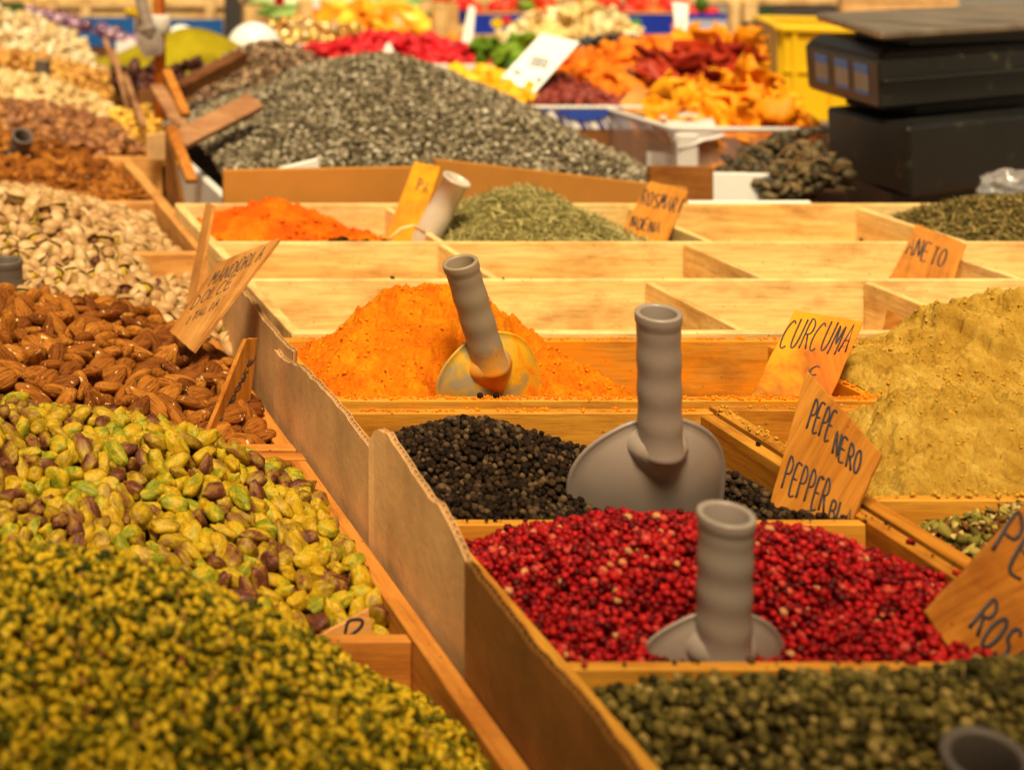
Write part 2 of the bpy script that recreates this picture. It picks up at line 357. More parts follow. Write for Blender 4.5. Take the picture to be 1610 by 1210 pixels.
def nuts(f, reg, size, d, meshes, name, label, cat, group, n_ind, seed, stuff_label, bed, tmpls_low, stuff_mat, tilt=.35, mg=60, h=None, r=None, iters=30, flat=.75):
    """countable pieces: the ones that show largest as things, the rest (and the layer below) as one stuff object"""
    rs = np.random.default_rng(seed); L, Wd, T = size
    q = poisson(reg, d, rs); q2 = poisson(reg, d, rs); top = np.concatenate([q, q2])
    z = f(top[:, 0], top[:, 1]); z[len(q):] += T * .9
    P = np.column_stack([top, z]); P = P[inview(P, mg)]
    nr = f.normal(P[:, 0], P[:, 1]); R = rotmats(len(P), rs, nr, tilt); A = R[:, :, 0].copy()
    h = h or L * .28; r = r or (Wd + T) * .25
    P, A = relax(P, A, h, r, f, reg, iters)
    z = nr + rs.normal(0, tilt, nr.shape); z -= (z * A).sum(1)[:, None] * A; z /= np.linalg.norm(z, axis=1)[:, None]
    y = np.cross(z, A); R = np.stack([A, y, z], axis=2)
    # how large / visible each shows
    up = P[:, 2] - f(P[:, 0], P[:, 1]); px = P[:, 0] * F / P[:, 1] + X0; py = (CZ - P[:, 2]) * F / P[:, 1] + Y0
    vis = (px > -15) & (px < 1625) & (py > -15) & (py < 1225)
    score = np.where(vis, 1 / P[:, 1] + 4 * up, -1); order = np.argsort(-score); ind = order[:n_ind]; ind = ind[score[ind] > 0]
    rest = np.setdiff1d(np.arange(len(P)), ind)
    for k in ind:
        o = newobj(name, meshes[rs.integers(len(meshes))]); s = 1 + rs.normal(0, .09)
        M = Matrix([[*R[k][0], 0], [*R[k][1], 0], [*R[k][2], 0], [0, 0, 0, 1]]); s = max(.75, min(1.25, s))
        o.matrix_world = Matrix.Translation(P[k]) @ M @ Matrix.Diagonal((s, s * (1 + rs.normal(0, .06)), s * (1 + rs.normal(0, .06)), 1))
        tag(o, label, cat, group)
    q = poisson(reg, d * .9, rs); B = np.column_stack([q, f(q[:, 0], q[:, 1]) - T * .75]); B = B[inview(B, mg + 60)]
    RB = rotmats(len(B), rs, f.normal(B[:, 0], B[:, 1]), tilt)
    PP = np.concatenate([P[rest], B]); RR = np.concatenate([R[rest], RB])
    S = rs.normal(1, .09, (len(PP), 1)).clip(.75, 1.25) * np.ones((1, 3))
    o = scatter(name + '_heap', tmpls_low, PP, RR, S, stuff_mat, rs); tag(o, stuff_label, cat, group, 'stuff')
    heap_sheet(name + '_bed', f, reg, bed, .012, drop=T * 1.4, parent=o)
    return o

# ------------------------------------------------------------------ setting: ground, table tops
GROUND = plain('paving', (.16, .14, .12, 1), rough=.9, nscale=1.5, var=.3)
g = MB(); g.add([(-150, -40, 0), (150, -40, 0), (150, 260, 0), (-150, 260, 0)], [(0, 1, 2, 3)]); tag(g.build('ground', GROUND), kind='structure')
CLOTH = plain('table_boards', srgb(120, 84, 54), rough=.8, var=.25)
def table(x0, x1, y0, y1, ztop, label):
    e = empty('market_table', ((x0+x1)/2, (y0+y1)/2, 0), label, 'table', 'trestle tables under the goods')
    b = MB(); n = max(2, int((y1-y0)/.3)); s = (y1-y0)/n
    for i in range(n): b.box((x0, y0+i*s+.002, ztop-.025), (x1, y0+(i+1)*s-.002, ztop))
    part(b, 'table_top', CLOTH, e, bevel=.002)
    for x in (x0+.06, x1-.1):
        for y in (y0+.05, y1-.1): part(MB().box((x, y, 0), (x+.05, y+.05, ztop-.026)), 'leg', CLOTH, e)
table(-.16, 2.5, .60, 4.95, ZR-.125, 'brown plank table under the nut and spice crates')
table(-.3, 5.2, 5.05, 8.2, ZR-.125, 'brown plank table under the fruit crates at the far back')

AWN = plain('shade_awning_cloth', (.62, .42, .20, 1), rough=.9, var=.05)
aw = empty('added_shade_awning', (.8, -1.2, 0), 'unseen cream cloth awning on two poles, added above the near end of the stall to shade it', 'awning')  # unseen awning, added only to darken the near end of the stall
part(MB().prism([(-4, -3.2, 2.95), (5.5, -3.2, 2.95), (5.5, .03, 2.35), (-4, .03, 2.35)], [(-4, -3.2, 2.96), (5.5, -3.2, 2.96), (5.5, .03, 2.36), (-4, .03, 2.36)]), 'cloth', AWN, aw)
for x in (-3.5, 5.0): part(MB().tube([(x, -.3, 0), (x, -.3, 2.37)], .025, 12), 'pole', DARKW, aw, smooth=True)

# ------------------------------------------------------------------ crates
def crate(name, label, kind, xs, ys, zr, bottom, th=.013, cross=None, group=None, skip_front=False, ends=None, rim=0):
    """xs = (left, right) outer, ys = row lines (centres); cross[row] = x of dividers in that row"""
    x0, x1 = xs; e = empty(name, (x0, ys[0], bottom), label, 'crate', group); h = th / 2; rs = random.Random(label)
    dv = th * .72 / 2
    for i, y in enumerate(ys):
        outer = i in (0, len(ys)-1); t = h if outer else dv; dz = 0 if outer else -.0025 - rs.random() * .002
        xa, xb = (x0, x1) if outer else (x0 + th + .0005, x1 - th - .0005)
        part(MB().box((xa, y-t, bottom), (xb, y+t, zr+dz)), 'wall' if outer else 'divider', WX[kind], e, bevel=.0011)
    for x in (x0, x1 - th):
        part(MB().box((x, ys[0]+h+.0005, bottom), (x+th, ys[-1]-h-.0005, zr-.0015)), 'side_wall', WY[kind], e, bevel=.0011)
    for r, xl in enumerate(cross or []):
        for x in xl:
            part(MB().box((x-dv, ys[r]+h+.0005, bottom), (x+dv, ys[r+1]-h-.0005, zr-.005)), 'divider', WY[kind], e, bevel=.0011)
    part(MB().box((x0+th+.001, ys[0]+h+.001, bottom+.001), (x1-th-.001, ys[-1]-h-.001, bottom+.008)), 'base_panel', WX[kind], e)
    return e
BZ = ZR - .122
crate('spice_crate', 'golden wooden crate holding black, pink and green peppercorns', 'gold', (.400, .749), (.735, .970, 1.196, 1.448), ZR, BZ)
crate('spice_crate', 'golden wooden crate at the right edge with leaf mix and ginger powder', 'gold', (.756, 1.16), (.78, .985, 1.246, 1.457), ZR, BZ, th=.015)
crate('spice_crate', 'orange stained crate around the turmeric heap', 'turmeric', (.398, 1.34), (1.484, 1.686), ZR, BZ, cross=[[.935]])
crate('divided_crate', 'pale pine crate with many empty compartments behind the turmeric', 'pine', (.425, 2.18), (1.717, 1.968, 2.189, 2.447), ZR, BZ, cross=[[.937, 1.212, 1.62], [.752, 1.095, 1.417], [.757, 1.137, 1.495]])
LB = ZR - .122
crate('nut_crate', 'brown wooden crate in front with chopped and whole green pistachios', 'nut', (-.14, .381), (.66, 1.125, 1.485), ZR-.055, LB, th=.016)
crate('nut_crate', 'brown wooden crate beside the cardboard with almonds in front of shelled pistachios', 'nut', (-.14, .378), (1.51, 1.86, 2.165), ZR-.055, LB, th=.016)
crate('nut_crate', 'light brown crate with in-shell pistachios at its front and dark almonds behind', 'pale', (-.1, .436), (2.195, 2.593, 3.0), ZR-.02, LB, th=.020)
crate('nut_crate', 'far left crate with brown nuts in front and blanched almonds behind', 'pale', (-.1, .50), (3.03, 3.48, 3.885), ZR-.02, LB, th=.016)
crate('nut_crate', 'farthest left crate heaped with candied nuts and pale cashews', 'nut', (-.1, .56), (3.91, 4.4, 4.92), ZR-.02, LB, th=.016)

# ------------------------------------------------------------------ corrugated cardboard sheets between the crates
def cardboard(name, label, top, bot, m, seed, th=.005, group='cardboard strips between the crates', flute=.0072):
    """top: (x, y, z) along the upper edge; walls of two liners with a wavy flute between, standing on bot height"""
    P = [Vector(p) for p in top]; pts = []; L = [0]
    for a, b in zip(P, P[1:]): L.append(L[-1] + (b - a).length)
    n = int(L[-1] / (flute / 8)); rs = random.Random(seed)
    def at(s):
        for k in range(len(P)-1):
            if s <= L[k+1] or k == len(P)-2:
                t = (s - L[k]) / (L[k+1] - L[k]); q = P[k].lerp(P[k+1], t); d = (P[k+1] - P[k]).normalized(); return q, d
    mb = MB(); rows = []
    for i in range(n+1):
        s = L[-1] * i / n; q, d = at(s); nrm = Vector((d.y, -d.x, 0)).normalized()
        q = q + nrm * .0035 * mnoise.noise((s * 7, seed, 0)) ; z = q.z + .0022 * mnoise.noise((s * 60, seed, 3)) + .0055 * mnoise.noise((s * 13, seed, 5)) + .003 * max(0, mnoise.noise((s * 34, seed, 8)) - .15)
        rows.append((q, nrm, z, math.sin(2 * math.pi * s / flute)))
    for off0, off1, dz in ((-th/2, -th/2+.0006, 0), (th/2-.0006, th/2, -.001)):
        for nm in (0,):
            vs = []
            for q, nr, z, _ in rows:
                for o_ in (off0, off1):
                    for zz in (bot, z + dz): vs.append((q.x + nr.x*o_, q.y + nr.y*o_, zz))
            fs = []
            for i in range(n):
                a = i*4; b = a+4; fs += [(a, b, b+1, a+1), (a+2, a+3, b+3, b+2), (a+1, b+1, b+3, a+3)]
            mb.add(vs, fs)
    vs = []
    for q, nr, z, sn in rows:
        for o_ in (-.0003, .0003):
            k = sn * (th/2 - .0010) + o_
            for zz in (z - .03, z - .0009): vs.append((q.x + nr.x*k, q.y + nr.y*k, zz))
    fs = []
    for i in range(n):
        a = i*4; b = a+4; fs += [(a, b, b+1, a+1), (a+2, a+3, b+3, b+2), (a+1, b+1, b+3, a+3)]
    mb.add(vs, fs)
    o = mb.build(name, m); tag(o, label, 'cardboard', group); return o
def T(px, py, x):       # point of a photo edge that runs along the plane x = const
    Y = x * F / (px - X0); return (x, Y, CZ - (py - Y0) * Y / F)
cb = ZR - .115
cardboard('cardboard_strip', 'cardboard strip with open flutes beside the empty compartments', [T(345, 405, .400), T(382, 458, .397), T(420, 503, .394), T(463, 555, .392)], cb, CARDB, 3)
cardboard('cardboard_strip', 'cardboard strip left of the turmeric, between two other strips', [T(434, 548, .3865), T(470, 575, .3875), T(515, 612, .389), T(550, 655, .390), T(586, 705, .3905)], cb, CARDB, 11)
cardboard('cardboard_strip', 'cardboard strip with curled upper corner beside the black peppercorns', [T(584, 690, .3855), T(592, 676, .387), T(612, 682, .389), T(660, 745, .390), T(705, 815, .3905), T(742, 890, .391)], cb, CARDB, 23)
cardboard('cardboard_strip', 'darkest cardboard strip, nearest one, beside pink and green peppercorns', [T(736, 878, .3845), T(790, 945, .3855), T(870, 1040, .3865), T(940, 1130, .387), T(1005, 1215, .387), T(1120, 1370, .387)], cb, CARDD, 37)
cardboard('cardboard_strip', 'dark cardboard strip beside the far almonds, left of the seed heap', [T(262, 205, .448), T(276, 260, .446), T(290, 330, .442), T(306, 392, .438)], cb, CARDD, 41)

# ------------------------------------------------------------------ heaps of powders
POW_TC = powder('turmeric_crumb', (.62, .12, .002, 1), (.76, .19, .003, 1), (.84, .27, .005, 1), bs=.1)
POW_GC = powder('ginger_crumb', (.40, .19, .018, 1), (.50, .26, .026, 1), (.60, .35, .05, 1), bs=.1)
POW_T = powder('turmeric_powder', (.58, .10, .002, 1), (.76, .19, .003, 1), (.88, .31, .006, 1), scale=34)
POW_P = powder('paprika_powder', srgb(196, 78, 8), srgb(212, 96, 10), srgb(228, 130, 20), scale=14)
POW_G = powder('ginger_powder', (.33, .165, .018, 1), (.48, .27, .036, 1), (.64, .41, .078, 1), scale=34)
POW_Y = powder('yellow_green_powder', (.16, .11, .004, 1), (.30, .235, .006, 1), (.38, .31, .010, 1), scale=8)
def clumps(base_amp, f1, f2, seed, cracks=0, reg=None):
    def ex(x, y, z):
        a = np.abs(fbm(x * f1, y * f1, seed, 4)); b = fbm(x * f2, y * f2, seed + 9, 5, .6)
        c2 = fbm(x * f2 * 3.1, y * f2 * 2.3, seed + 20, 3, .6); z = z + base_amp * (.8 * fbm(x * 9, y * 9, seed + 40, 2) + 1.1 * a + .8 * b + .36 * c2 - .2) + .0036 * fbm(x * 170 + 3*b, y * 170, seed + 50, 3, .7)
        if cracks:
            c = np.abs(fbm(x * 16 + 3, y * 16, seed + 31, 3)); z = z - cracks * np.clip(1 - c / .018, 0, 1) * (fbm(x*9, y*9, seed+5, 2) > .02)
        if reg:
            e_ = np.minimum(np.minimum(x-reg[0], reg[1]-x), np.minimum(y-reg[2], reg[3]-y)); z = np.minimum(z, -.006 + e_ * 1.2)
        return z
    return ex
def powder_heap(name, label, f, reg, m, step, seed, crumbs=500, csize=.003, cat='spice'):
    o = heap_sheet(name, f, reg, m, step); tag(o, label, cat, None, 'stuff')
    if crumbs:
        crumbs *= 9
        rs = np.random.default_rng(seed); x0, x1, y0, y1 = reg; q = rs.random((crumbs, 2)) * [x1-x0, y1-y0] + [x0, y0]
        keep = fbm(q[:, 0]*14, q[:, 1]*14, seed+2, 3) > -.12; q = q[keep]
        s = csize * (.16 + rs.random(len(q))**5 * 1.2); P = np.column_stack([q, f(q[:, 0], q[:, 1]) + s * .15])
        v, fc = ico(1); T_ = []
        for k in range(4): T_.append((v * (1 + .33 * np.array([mnoise.noise(Vector(p) * 1.7 + Vector((k*9, 0, 0))) for p in v]))[:, None], fc))
        c = scatter('crumbs', T_, P, rotmats(len(P), rs), np.stack([s, s*.8, s*.65], 1), {POW_T: POW_TC, POW_G: POW_GC}.get(m, m), rs, smooth=True); c.parent = o
    return o
ft = Field([(.41,1.6,.0),(.41,1.5,-.006),(.41,1.675,-.012),(.455,1.6,.030),(.49,1.6,.066),(.532,1.6,.078),(.575,1.605,.075),(.61,1.6,.060),(.62,1.585,.030),(.655,1.56,.012),(.674,1.53,.002),(.69,1.5,-.008),
            (.75,1.55,-.045),(.80,1.6,-.07),(.925,1.6,-.09),(.925,1.5,-.09),(.75,1.675,-.07),(.53,1.675,.022),(.45,1.675,-.005),(.61,1.675,.01),(.45,1.5,-.006),(.5,1.5,-.006),(.6,1.5,-.006),(.56,1.55,.042),(.48,1.55,.026),(.47,1.52,.012),(.57,1.52,-.014),(.53,1.515,-.008),(.60,1.515,-.014),(.635,1.53,-.010)],
           extra=clumps(.012, 20, 70, 5, .004, (.4125, .927, 1.4915, 1.679)))
powder_heap('turmeric_heap', 'bright orange heap of turmeric powder with the stained scoop in it', ft, (.4125, .927, 1.4915, 1.679), POW_T, .0012, 4, 600, .0022)
def caked(x, y, z):
    z = clumps(.010, 16, 75, 61, .0, (.9425, 1.325, 1.4925, 1.678))(x, y, z)
    b = 1.083 + .018 * fbm(x*0 + 3, y * 40, 7, 3) + (1.60 - y) * .35; m_ = np.clip((x - b) / .004, 0, 1) * np.clip((y - 1.548 - .02 * fbm(x * 30, y*0, 9, 3)) / .004, 0, 1)
    sm = z * 0 + .012; cr = np.abs(fbm(x * 26, y * 26, 90, 2)); crk = np.clip(1 - cr / .030, 0, 1)
    return z + m_ * (.015 + .002*fbm(x*30, y*30, 4, 2) - .013 * crk)
fg1 = Field([(.945,1.5,-.02),(.945,1.55,-.002),(1.0,1.58,.006),(1.04,1.6,.016),(1.085,1.6,.034),(1.13,1.61,.050),(1.25,1.6,.054),(.945,1.675,-.02),(1.1,1.675,.026),(1.32,1.675,.03),(1.0,1.5,-.016),(1.1,1.5,-.014),(1.32,1.5,-.012),(1.05,1.54,.002),(1.14,1.54,.014)],
            extra=caked)
powder_heap('ginger_heap', 'far mustard coloured powder heap with caked cracked crust, right of the turmeric sign', fg1, (.9425, 1.325, 1.4925, 1.678), POW_G, .0012, 8, 700, .0020)
fg2 = Field([(.775,1.27,-0.0120),(.775,1.45,-0.0600),(.80,1.4,-0.0200),(.8265,1.35,0.0000),(.862,1.36,0.0320),(.9,1.38,0.0390),(.95,1.38,0.0370),(1.0,1.38,0.0280),(1.1,1.38,0.0140),(.86,1.448,-0.0100),(.95,1.448,0.0000),(1.14,1.448,-0.0100),(.8,1.255,-0.0080),(.9,1.255,-0.0060),(1.14,1.255,-0.0100),(.88,1.3,0.0140),(.96,1.3,0.0120),(.82,1.3,0.0000)],
            extra=clumps(.012, 12, 60, 77, .002, (.7715, 1.144, 1.2535, 1.4495)))
powder_heap('ginger_heap', 'near mustard coloured powder heap behind the right front compartment', fg2, (.7715, 1.144, 1.2535, 1.4495), POW_G, .0011, 9, 450, .0016)
fp = Field([(.445,2.3,-.012),(.46,2.3,-.002),(.50,2.32,.014),(.542,2.33,.027),(.58,2.33,.022),(.633,2.28,.002),(.668,2.21,-.006),(.70,2.25,-.03),(.745,2.3,-.06),(.445,2.21,-.02),(.56,2.21,-.003),(.445,2.43,-.03),(.56,2.43,-.02),(.745,2.43,-.07),(.745,2.21,-.05)], extra=clumps(.010, 16, 50, 15))
powder_heap('paprika_heap', 'red-orange heap of paprika powder in the far left compartment', fp, (.439, .752, 2.196, 2.439), POW_P, .003, 5, 300, .005)

# ------------------------------------------------------------------ peppercorns, herbs
def bumpy(sub, amp, fr, seeds=(0, 1, 2)):
    v, f = ico(sub); out = []
    for s in seeds:
        d = np.array([mnoise.noise(Vector(p) * fr + Vector((s * 11.3, 2, 5))) for p in v]); out.append((v * (1 + amp * d)[:, None], f))
    return out
def flake(n=4):
    out = []
    for s in range(n):
        rs = np.random.default_rng(s); k = 6; ang = np.linspace(0, 2*np.pi, k, endpoint=False) + rs.random(k)*.5; r = .6 + .5 * rs.random(k)
        top = np.stack([np.cos(ang)*r, np.sin(ang)*r*.7, .25*np.sin(ang*2+s)], 1); v = np.concatenate([top, top*[1, 1, 1]-[0, 0, .18], [[0, 0, .25]], [[0, 0, 0.]]])
        f = [(i, (i+1) % k, 12) for i in range(k)] + [((i+1) % k + k, i + k, 13) for i in range(k)] + [(i, i+k, (i+1) % k) for i in range(k)] + [((i+1) % k, i+k, (i+1) % k + k) for i in range(k)]
        out.append((v, np.array(f)))
    return out
BP = attr_mat('black_pepper', [(0, (.006, .004, .002)), (.5, (.028, .014, .007)), (.8, (.06, .033, .016)), (1, (.14, .085, .04))], rough=.7, spec=.1, nscale=420, nmix=.6, bstr=.7, bscale=900)
PP = attr_mat('pink_pepper', [(0, (.06, .001, .002)), (.45, (.27, .003, .005)), (.90, (.46, .010, .010)), (.975, (.55, .08, .05)), (1, (.55, .28, .10))], rough=.45, spec=.15, nscale=260, nmix=.45, bstr=.35, bscale=600)
GP = attr_mat('green_pepper', [(0, (.025, .018, .003)), (.4, (.085, .064, .011)), (.75, (.18, .13, .024)), (1, (.38, .26, .075))], rough=.65, spec=.15, nscale=320, nmix=.6, bstr=.7, bscale=700)
pep = bumpy(2, .22, 2.6)
fb = Field([(.413,1.3,.004),(.413,1.43,-.03),(.413,1.21,-.004),(.44,1.3,.010),(.5,1.33,.023),(.5,1.43,-.01),(.5,1.21,-.006),(.6,1.35,-.006),(.6,1.21,-.010),(.687,1.3,-.010),(.69,1.215,-.004),(.735,1.3,-.03),(.735,1.43,-.06),(.6,1.43,-.045),(.735,1.21,-.012),(.60,1.235,-.026),(.56,1.24,-.020),(.65,1.235,-.026),(.67,1.29,-.02),(.54,1.29,-.002),(.60,1.30,-.012)], amp=.006, freq=40, seed=3)
grains('black_peppercorns', 'heap of black peppercorns behind the pink ones', 'peppercorns', fb, (.414, .735, 1.204, 1.440), .0050, pep, (.0026,)*3, BP, 31, sheet=BP)
fk = Field([(.413,1.185,-.022),(.413,1.1,-.006),(.413,.985,-.012),(.46,1.12,.012),(.53,1.13,.024),(.55,1.17,.012),(.60,1.12,.025),(.51,1.005,-.016),(.47,1.005,-.014),(.56,1.005,-.016),(.65,1.13,.016),(.70,1.12,.002),(.735,1.185,-.03),(.735,1.1,-.008),(.735,.985,-.03),(.66,.985,-.008),(.55,.985,-.008),(.5,1.05,.014),(.6,1.05,.014),(.69,1.05,.004),(.56,1.187,.004),(.62,1.187,-.006)], amp=.006, freq=36, seed=9)
grains('pink_peppercorns', 'heap of red-pink peppercorns in the second compartment', 'peppercorns', fk, (.414, .735, .978, 1.189), .0051, bumpy(2, .42, 2.2, (0, 1, 2, 3, 4, 5)) + flake(1), (.0028, .0026, .0024), PP, 32, sheet=PP)
fgp = Field([(.413,.96,-.020),(.45,.955,-.006),(.50,.93,.006),(.58,.9,.025),(.66,.9,.027),(.735,.93,.008),(.5,.962,-.012),(.6,.962,-.01),(.42,.86,-.03),(.5,.8,.0),(.6,.78,.01),(.64,.8,-.02),(.55,.79,-.012),(.74,.8,.0),(.42,.75,-.04),(.735,.75,-.02),(.66,.84,.02)], amp=.006, freq=36, seed=12)
grains('green_peppercorns', 'heap of dull green peppercorns in the nearest compartment', 'peppercorns', fgp, (.414, .735, .745, .963), .0060, pep, (.0031,)*3, GP, 33, sheet=GP)
HM = attr_mat('herb_mix', [(0, (.12, .03, .008)), (.12, (.20, .05, .012)), (.25, (.09, .08, .008)), (.55, (.26, .20, .03)), (.8, (.50, .36, .09)), (1, (.66, .50, .20))], rough=.75, spec=.2, nscale=120, bstr=.4)
fh = Field([(.775,1.2,-.010),(.775,1.1,-.018),(.82,1.18,.004),(.85,1.18,.014),(.95,1.15,.028),(1.13,1.15,.03),(.85,1.235,-.015),(1.13,1.235,0),(.8,1.0,-.03),(1.13,1.0,-.01),(.775,1.235,-.03)], amp=.006, freq=40, seed=4)
grains('leaf_mix', 'coarse mix of green and cream dried leaves behind the rightmost sign', 'spice mix', fh, (.772, 1.144, .994, 1.237), .0072, flake(), (.0065, .0055, .005), HM, 35, tilt=.6, sheet=HM)
def needle():
    v = np.array([(-1,-.5,0),(-1,.5,0),(-1,0,.6),(0,-.6,.15),(0,.6,.15),(0,0,.8),(1,-.2,0),(1,.2,0),(1,0,.25)], float)
    f = []
    for a in (0, 3):
        for i in range(3):
            j = (i+1) % 3; f += [(a+i, a+j, a+3+j), (a+i, a+3+j, a+3+i)]
    f += [(0, 2, 1), (6, 7, 8)]; v2 = v.copy(); v2[:, 1] += .5 * v[:, 0]**2; return [(v, np.array(f)), (v2, np.array(f))]
RM = attr_mat('rosemary', [(0, (.14, .12, .03)), (.5, (.38, .32, .10)), (1, (.66, .56, .24))], rough=.7, spec=.2, nscale=90, bstr=.3)
fr = Field([(.765,2.25,-.02),(.80,2.26,.004),(.86,2.30,.026),(.91,2.33,.044),(.96,2.33,.040),(1.0,2.30,.015),(1.03,2.24,-.004),(1.13,2.3,-.05),(1.13,2.21,-.04),(.765,2.43,-.03),(.92,2.43,.0),(1.13,2.43,-.06),(.80,2.205,-.006),(.9,2.205,-.004),(1.0,2.205,-.006)], amp=.008, freq=24, seed=6)
grains('rosemary_heap', 'heap of pale green rosemary needles in the far row', 'herbs', fr, (.764, 1.131, 2.196, 2.439), .0075, needle(), (.0105, .0016, .0014), RM, 36, tilt=.5, layers=3, sheet=RM, gap=.35, packing=.7)
DH = attr_mat('dried_dill', [(0, (.06, .05, .012)), (.5, (.18, .13, .035)), (1, (.38, .27, .10))], rough=.85, spec=.15, nscale=90, bstr=.4)
fd = Field([(1.505,2.3,.0),(1.56,2.32,.020),(1.607,2.33,.034),(1.68,2.33,.030),(1.78,2.32,.026),(2.1,2.3,.0),(1.505,2.21,-.02),(1.62,2.21,-.004),(1.8,2.21,-.004),(2.1,2.21,-.02),(1.505,2.43,-.03),(1.65,2.43,.0),(2.1,2.43,-.03)], amp=.010, freq=30, seed=8)
grains('dill_heap', 'heap of brownish dried dill in the far right compartment', 'herbs', fd, (1.502, 2.16, 2.196, 2.439), .008, needle() + flake(2), (.0075, .0028, .003), DH, 37, tilt=.6, layers=2, sheet=DH, gap=.4, packing=.75)
fc = Field([(-.15,.95,.06),(.03,.95,.064),(.10,.955,.064),(.16,.96,.056),(.192,.97,.045),(.237,1.0,.012),(.279,1.02,-.018),(.306,1.0,-.030),(.332,.98,-.042),(.352,.96,-.062),(0,.8,.03),(.18,.82,.012),(.3,.85,-.035),(-.15,1.1,.0),(.1,1.1,-.01),(.25,1.1,-.06),(.36,1.1,-.09),(-.15,.68,-.02),(.2,.68,-.04),(.36,.8,-.075),(.1,1.04,.035)], amp=.008, freq=26, seed=14)
CP = attr_mat('chopped_pistachio', [(0, (.03, .035, .002)), (.18, (.09, .085, .003)), (.38, (.30, .23, .005)), (.68, (.68, .41, .008)), (.92, (.72, .50, .03)), (1, (.20, .06, .02))], rough=.6, spec=.15, nscale=260, nmix=.5, bstr=.5)
grains('chopped_pistachios', 'blurred heap of chopped green pistachios nearest the viewer', 'nuts', fc, (-.12, .364, .68, 1.116), .0052, bumpy(1, .9, 1.6, (0, 1, 2, 3, 4)), (.0037, .0025, .0020), CP, 38, tilt=.8, layers=3, sheet=CP, smooth=False)
for px_, py_, a_ in ((755, 637, .003), (780, 638, .0031)):
    tv, tf = pep[0]; p = W(px_, 634, 1.469); p.z = ZR + .0018 if False else ZR + .0026
    p.y = 1.4845; p.x = (px_ - X0) * 1.4845 / F
    o = newobj('peppercorn', nmesh('peppercorn', tv * a_, tf, BP, np.full(len(tv), .2 if px_ > 760 else .4))); o.location = p
    tag(o, 'single black peppercorn on the rim below the turmeric scoop, %s one' % ('left' if px_ < 760 else 'right'), 'peppercorn', 'loose peppercorns on the rim')

# ------------------------------------------------------------------ nuts
def nut_tmpl(sub, L, Wd, T, taper=.25, amp=.06, fr=2.2, seeds=(0, 1, 2, 3), pw=2.2, bend=0):
    v, f = ico(sub); out = []
    for s in seeds:
        x = v[:, 0]; q = v.copy(); q[:, 1] *= (1 - taper * x) * np.clip(1.06 - .12 * x * x, .4, 2); q[:, 2] *= (1 - taper * .6 * x)
        d = np.array([mnoise.noise(Vector(p) * fr + Vector((s * 7.7, 1, 3))) for p in v]); q *= (1 + amp * d)[:, None]
        q[:, 2] += bend * x * x * (1 if s % 2 else -1)
        k = 1 + .12 * (s % 3 - 1) * .6
        out.append((q * [L/2 * k, Wd/2, T/2], f))
    return out
def meshes(tm, name, m): return [nmesh(name, v, f, m, np.full(len(v), .5)) for v, f in tm]

def almond_mat(name, obj):
    m, n, l, b = mat(name)
    src = N(n, 'ShaderNodeObjectInfo').outputs['Random'] if obj else N(n, 'ShaderNodeAttribute', attribute_name='rnd').outputs['Fac']
    r = ramp(n, [(0, (.17, .048, .007)), (.5, (.31, .098, .012)), (1, (.46, .17, .022))]); l.new(src, r.inputs[0])
    v = coords(n, l, (45, 480, 380) if obj else (260, 260, 260)); s = N(n, 'ShaderNodeTexNoise', i_Scale=1.0, i_Detail=4.0, i_Roughness=.6); l.new(v, s.inputs['Vector'])
    sr = ramp(n, [(.36, (.36, .28, .22)), (.56, (1, 1, 1))]); l.new(s.outputs[0], sr.inputs[0])
    mm = N(n, 'ShaderNodeMixRGB', blend_type='MULTIPLY'); mm.inputs[0].default_value = .9; l.new(r.outputs[0], mm.inputs[1]); l.new(sr.outputs[0], mm.inputs[2])
    v2 = coords(n, l, (120, 150, 150)); w2 = N(n, 'ShaderNodeTexNoise', i_Scale=1.0, i_Detail=2.0); l.new(v2, w2.inputs['Vector'])
    cr = ramp(n, [(.69, (0, 0, 0)), (.71, (1, 1, 1))]); l.new(w2.outputs[0], cr.inputs[0])      # chipped skin shows the pale nut
    m2 = N(n, 'ShaderNodeMixRGB'); l.new(cr.outputs[0], m2.inputs[0]); l.new(mm.outputs[0], m2.inputs[1]); m2.inputs[2].default_value = (.80, .52, .25, 1)
    l.new(m2.outputs[0], b.inputs['Base Color']); b.inputs['Roughness'].default_value = .65; b.inputs['Specular IOR Level'].default_value = .1
    bump(n, l, b, s.outputs[0], 1.0, .0022); return m
ALM, ALS = almond_mat('almond_skin', True), almond_mat('almond_skin_heap', False)
AT = nut_tmpl(3, .038, .0210, .0135, taper=.34, amp=.07); AL = nut_tmpl(2, .038, .0210, .0135, taper=.34, amp=.07)
fa = Field([(.06,1.85,.000),(.16,1.85,.0),(.26,1.85,-.012),(.327,1.78,-.042),(.352,1.68,-.036),(.30,1.54,-.050),(.07,1.54,-.04),(.2,1.7,-.016),(-.12,1.7,.0),(.355,1.84,-.055),(.355,1.53,-.066),(-.12,1.85,.0),(-.12,1.54,-.02),(.08,1.7,-.006)], amp=.006, freq=14, seed=2)
nuts(fa, (-.02, .360, 1.525, 1.875), (.037, .0205, .0135), .0240, meshes(AT, 'almond', ALM), 'almond', 'whole brown almond in the heap in front of the in-shell pistachios', 'almond', 'almonds in the near almond heap', 200, 51,
     'almonds lying deeper in the near almond heap', ALS, AL, ALS, tilt=.5, iters=36)

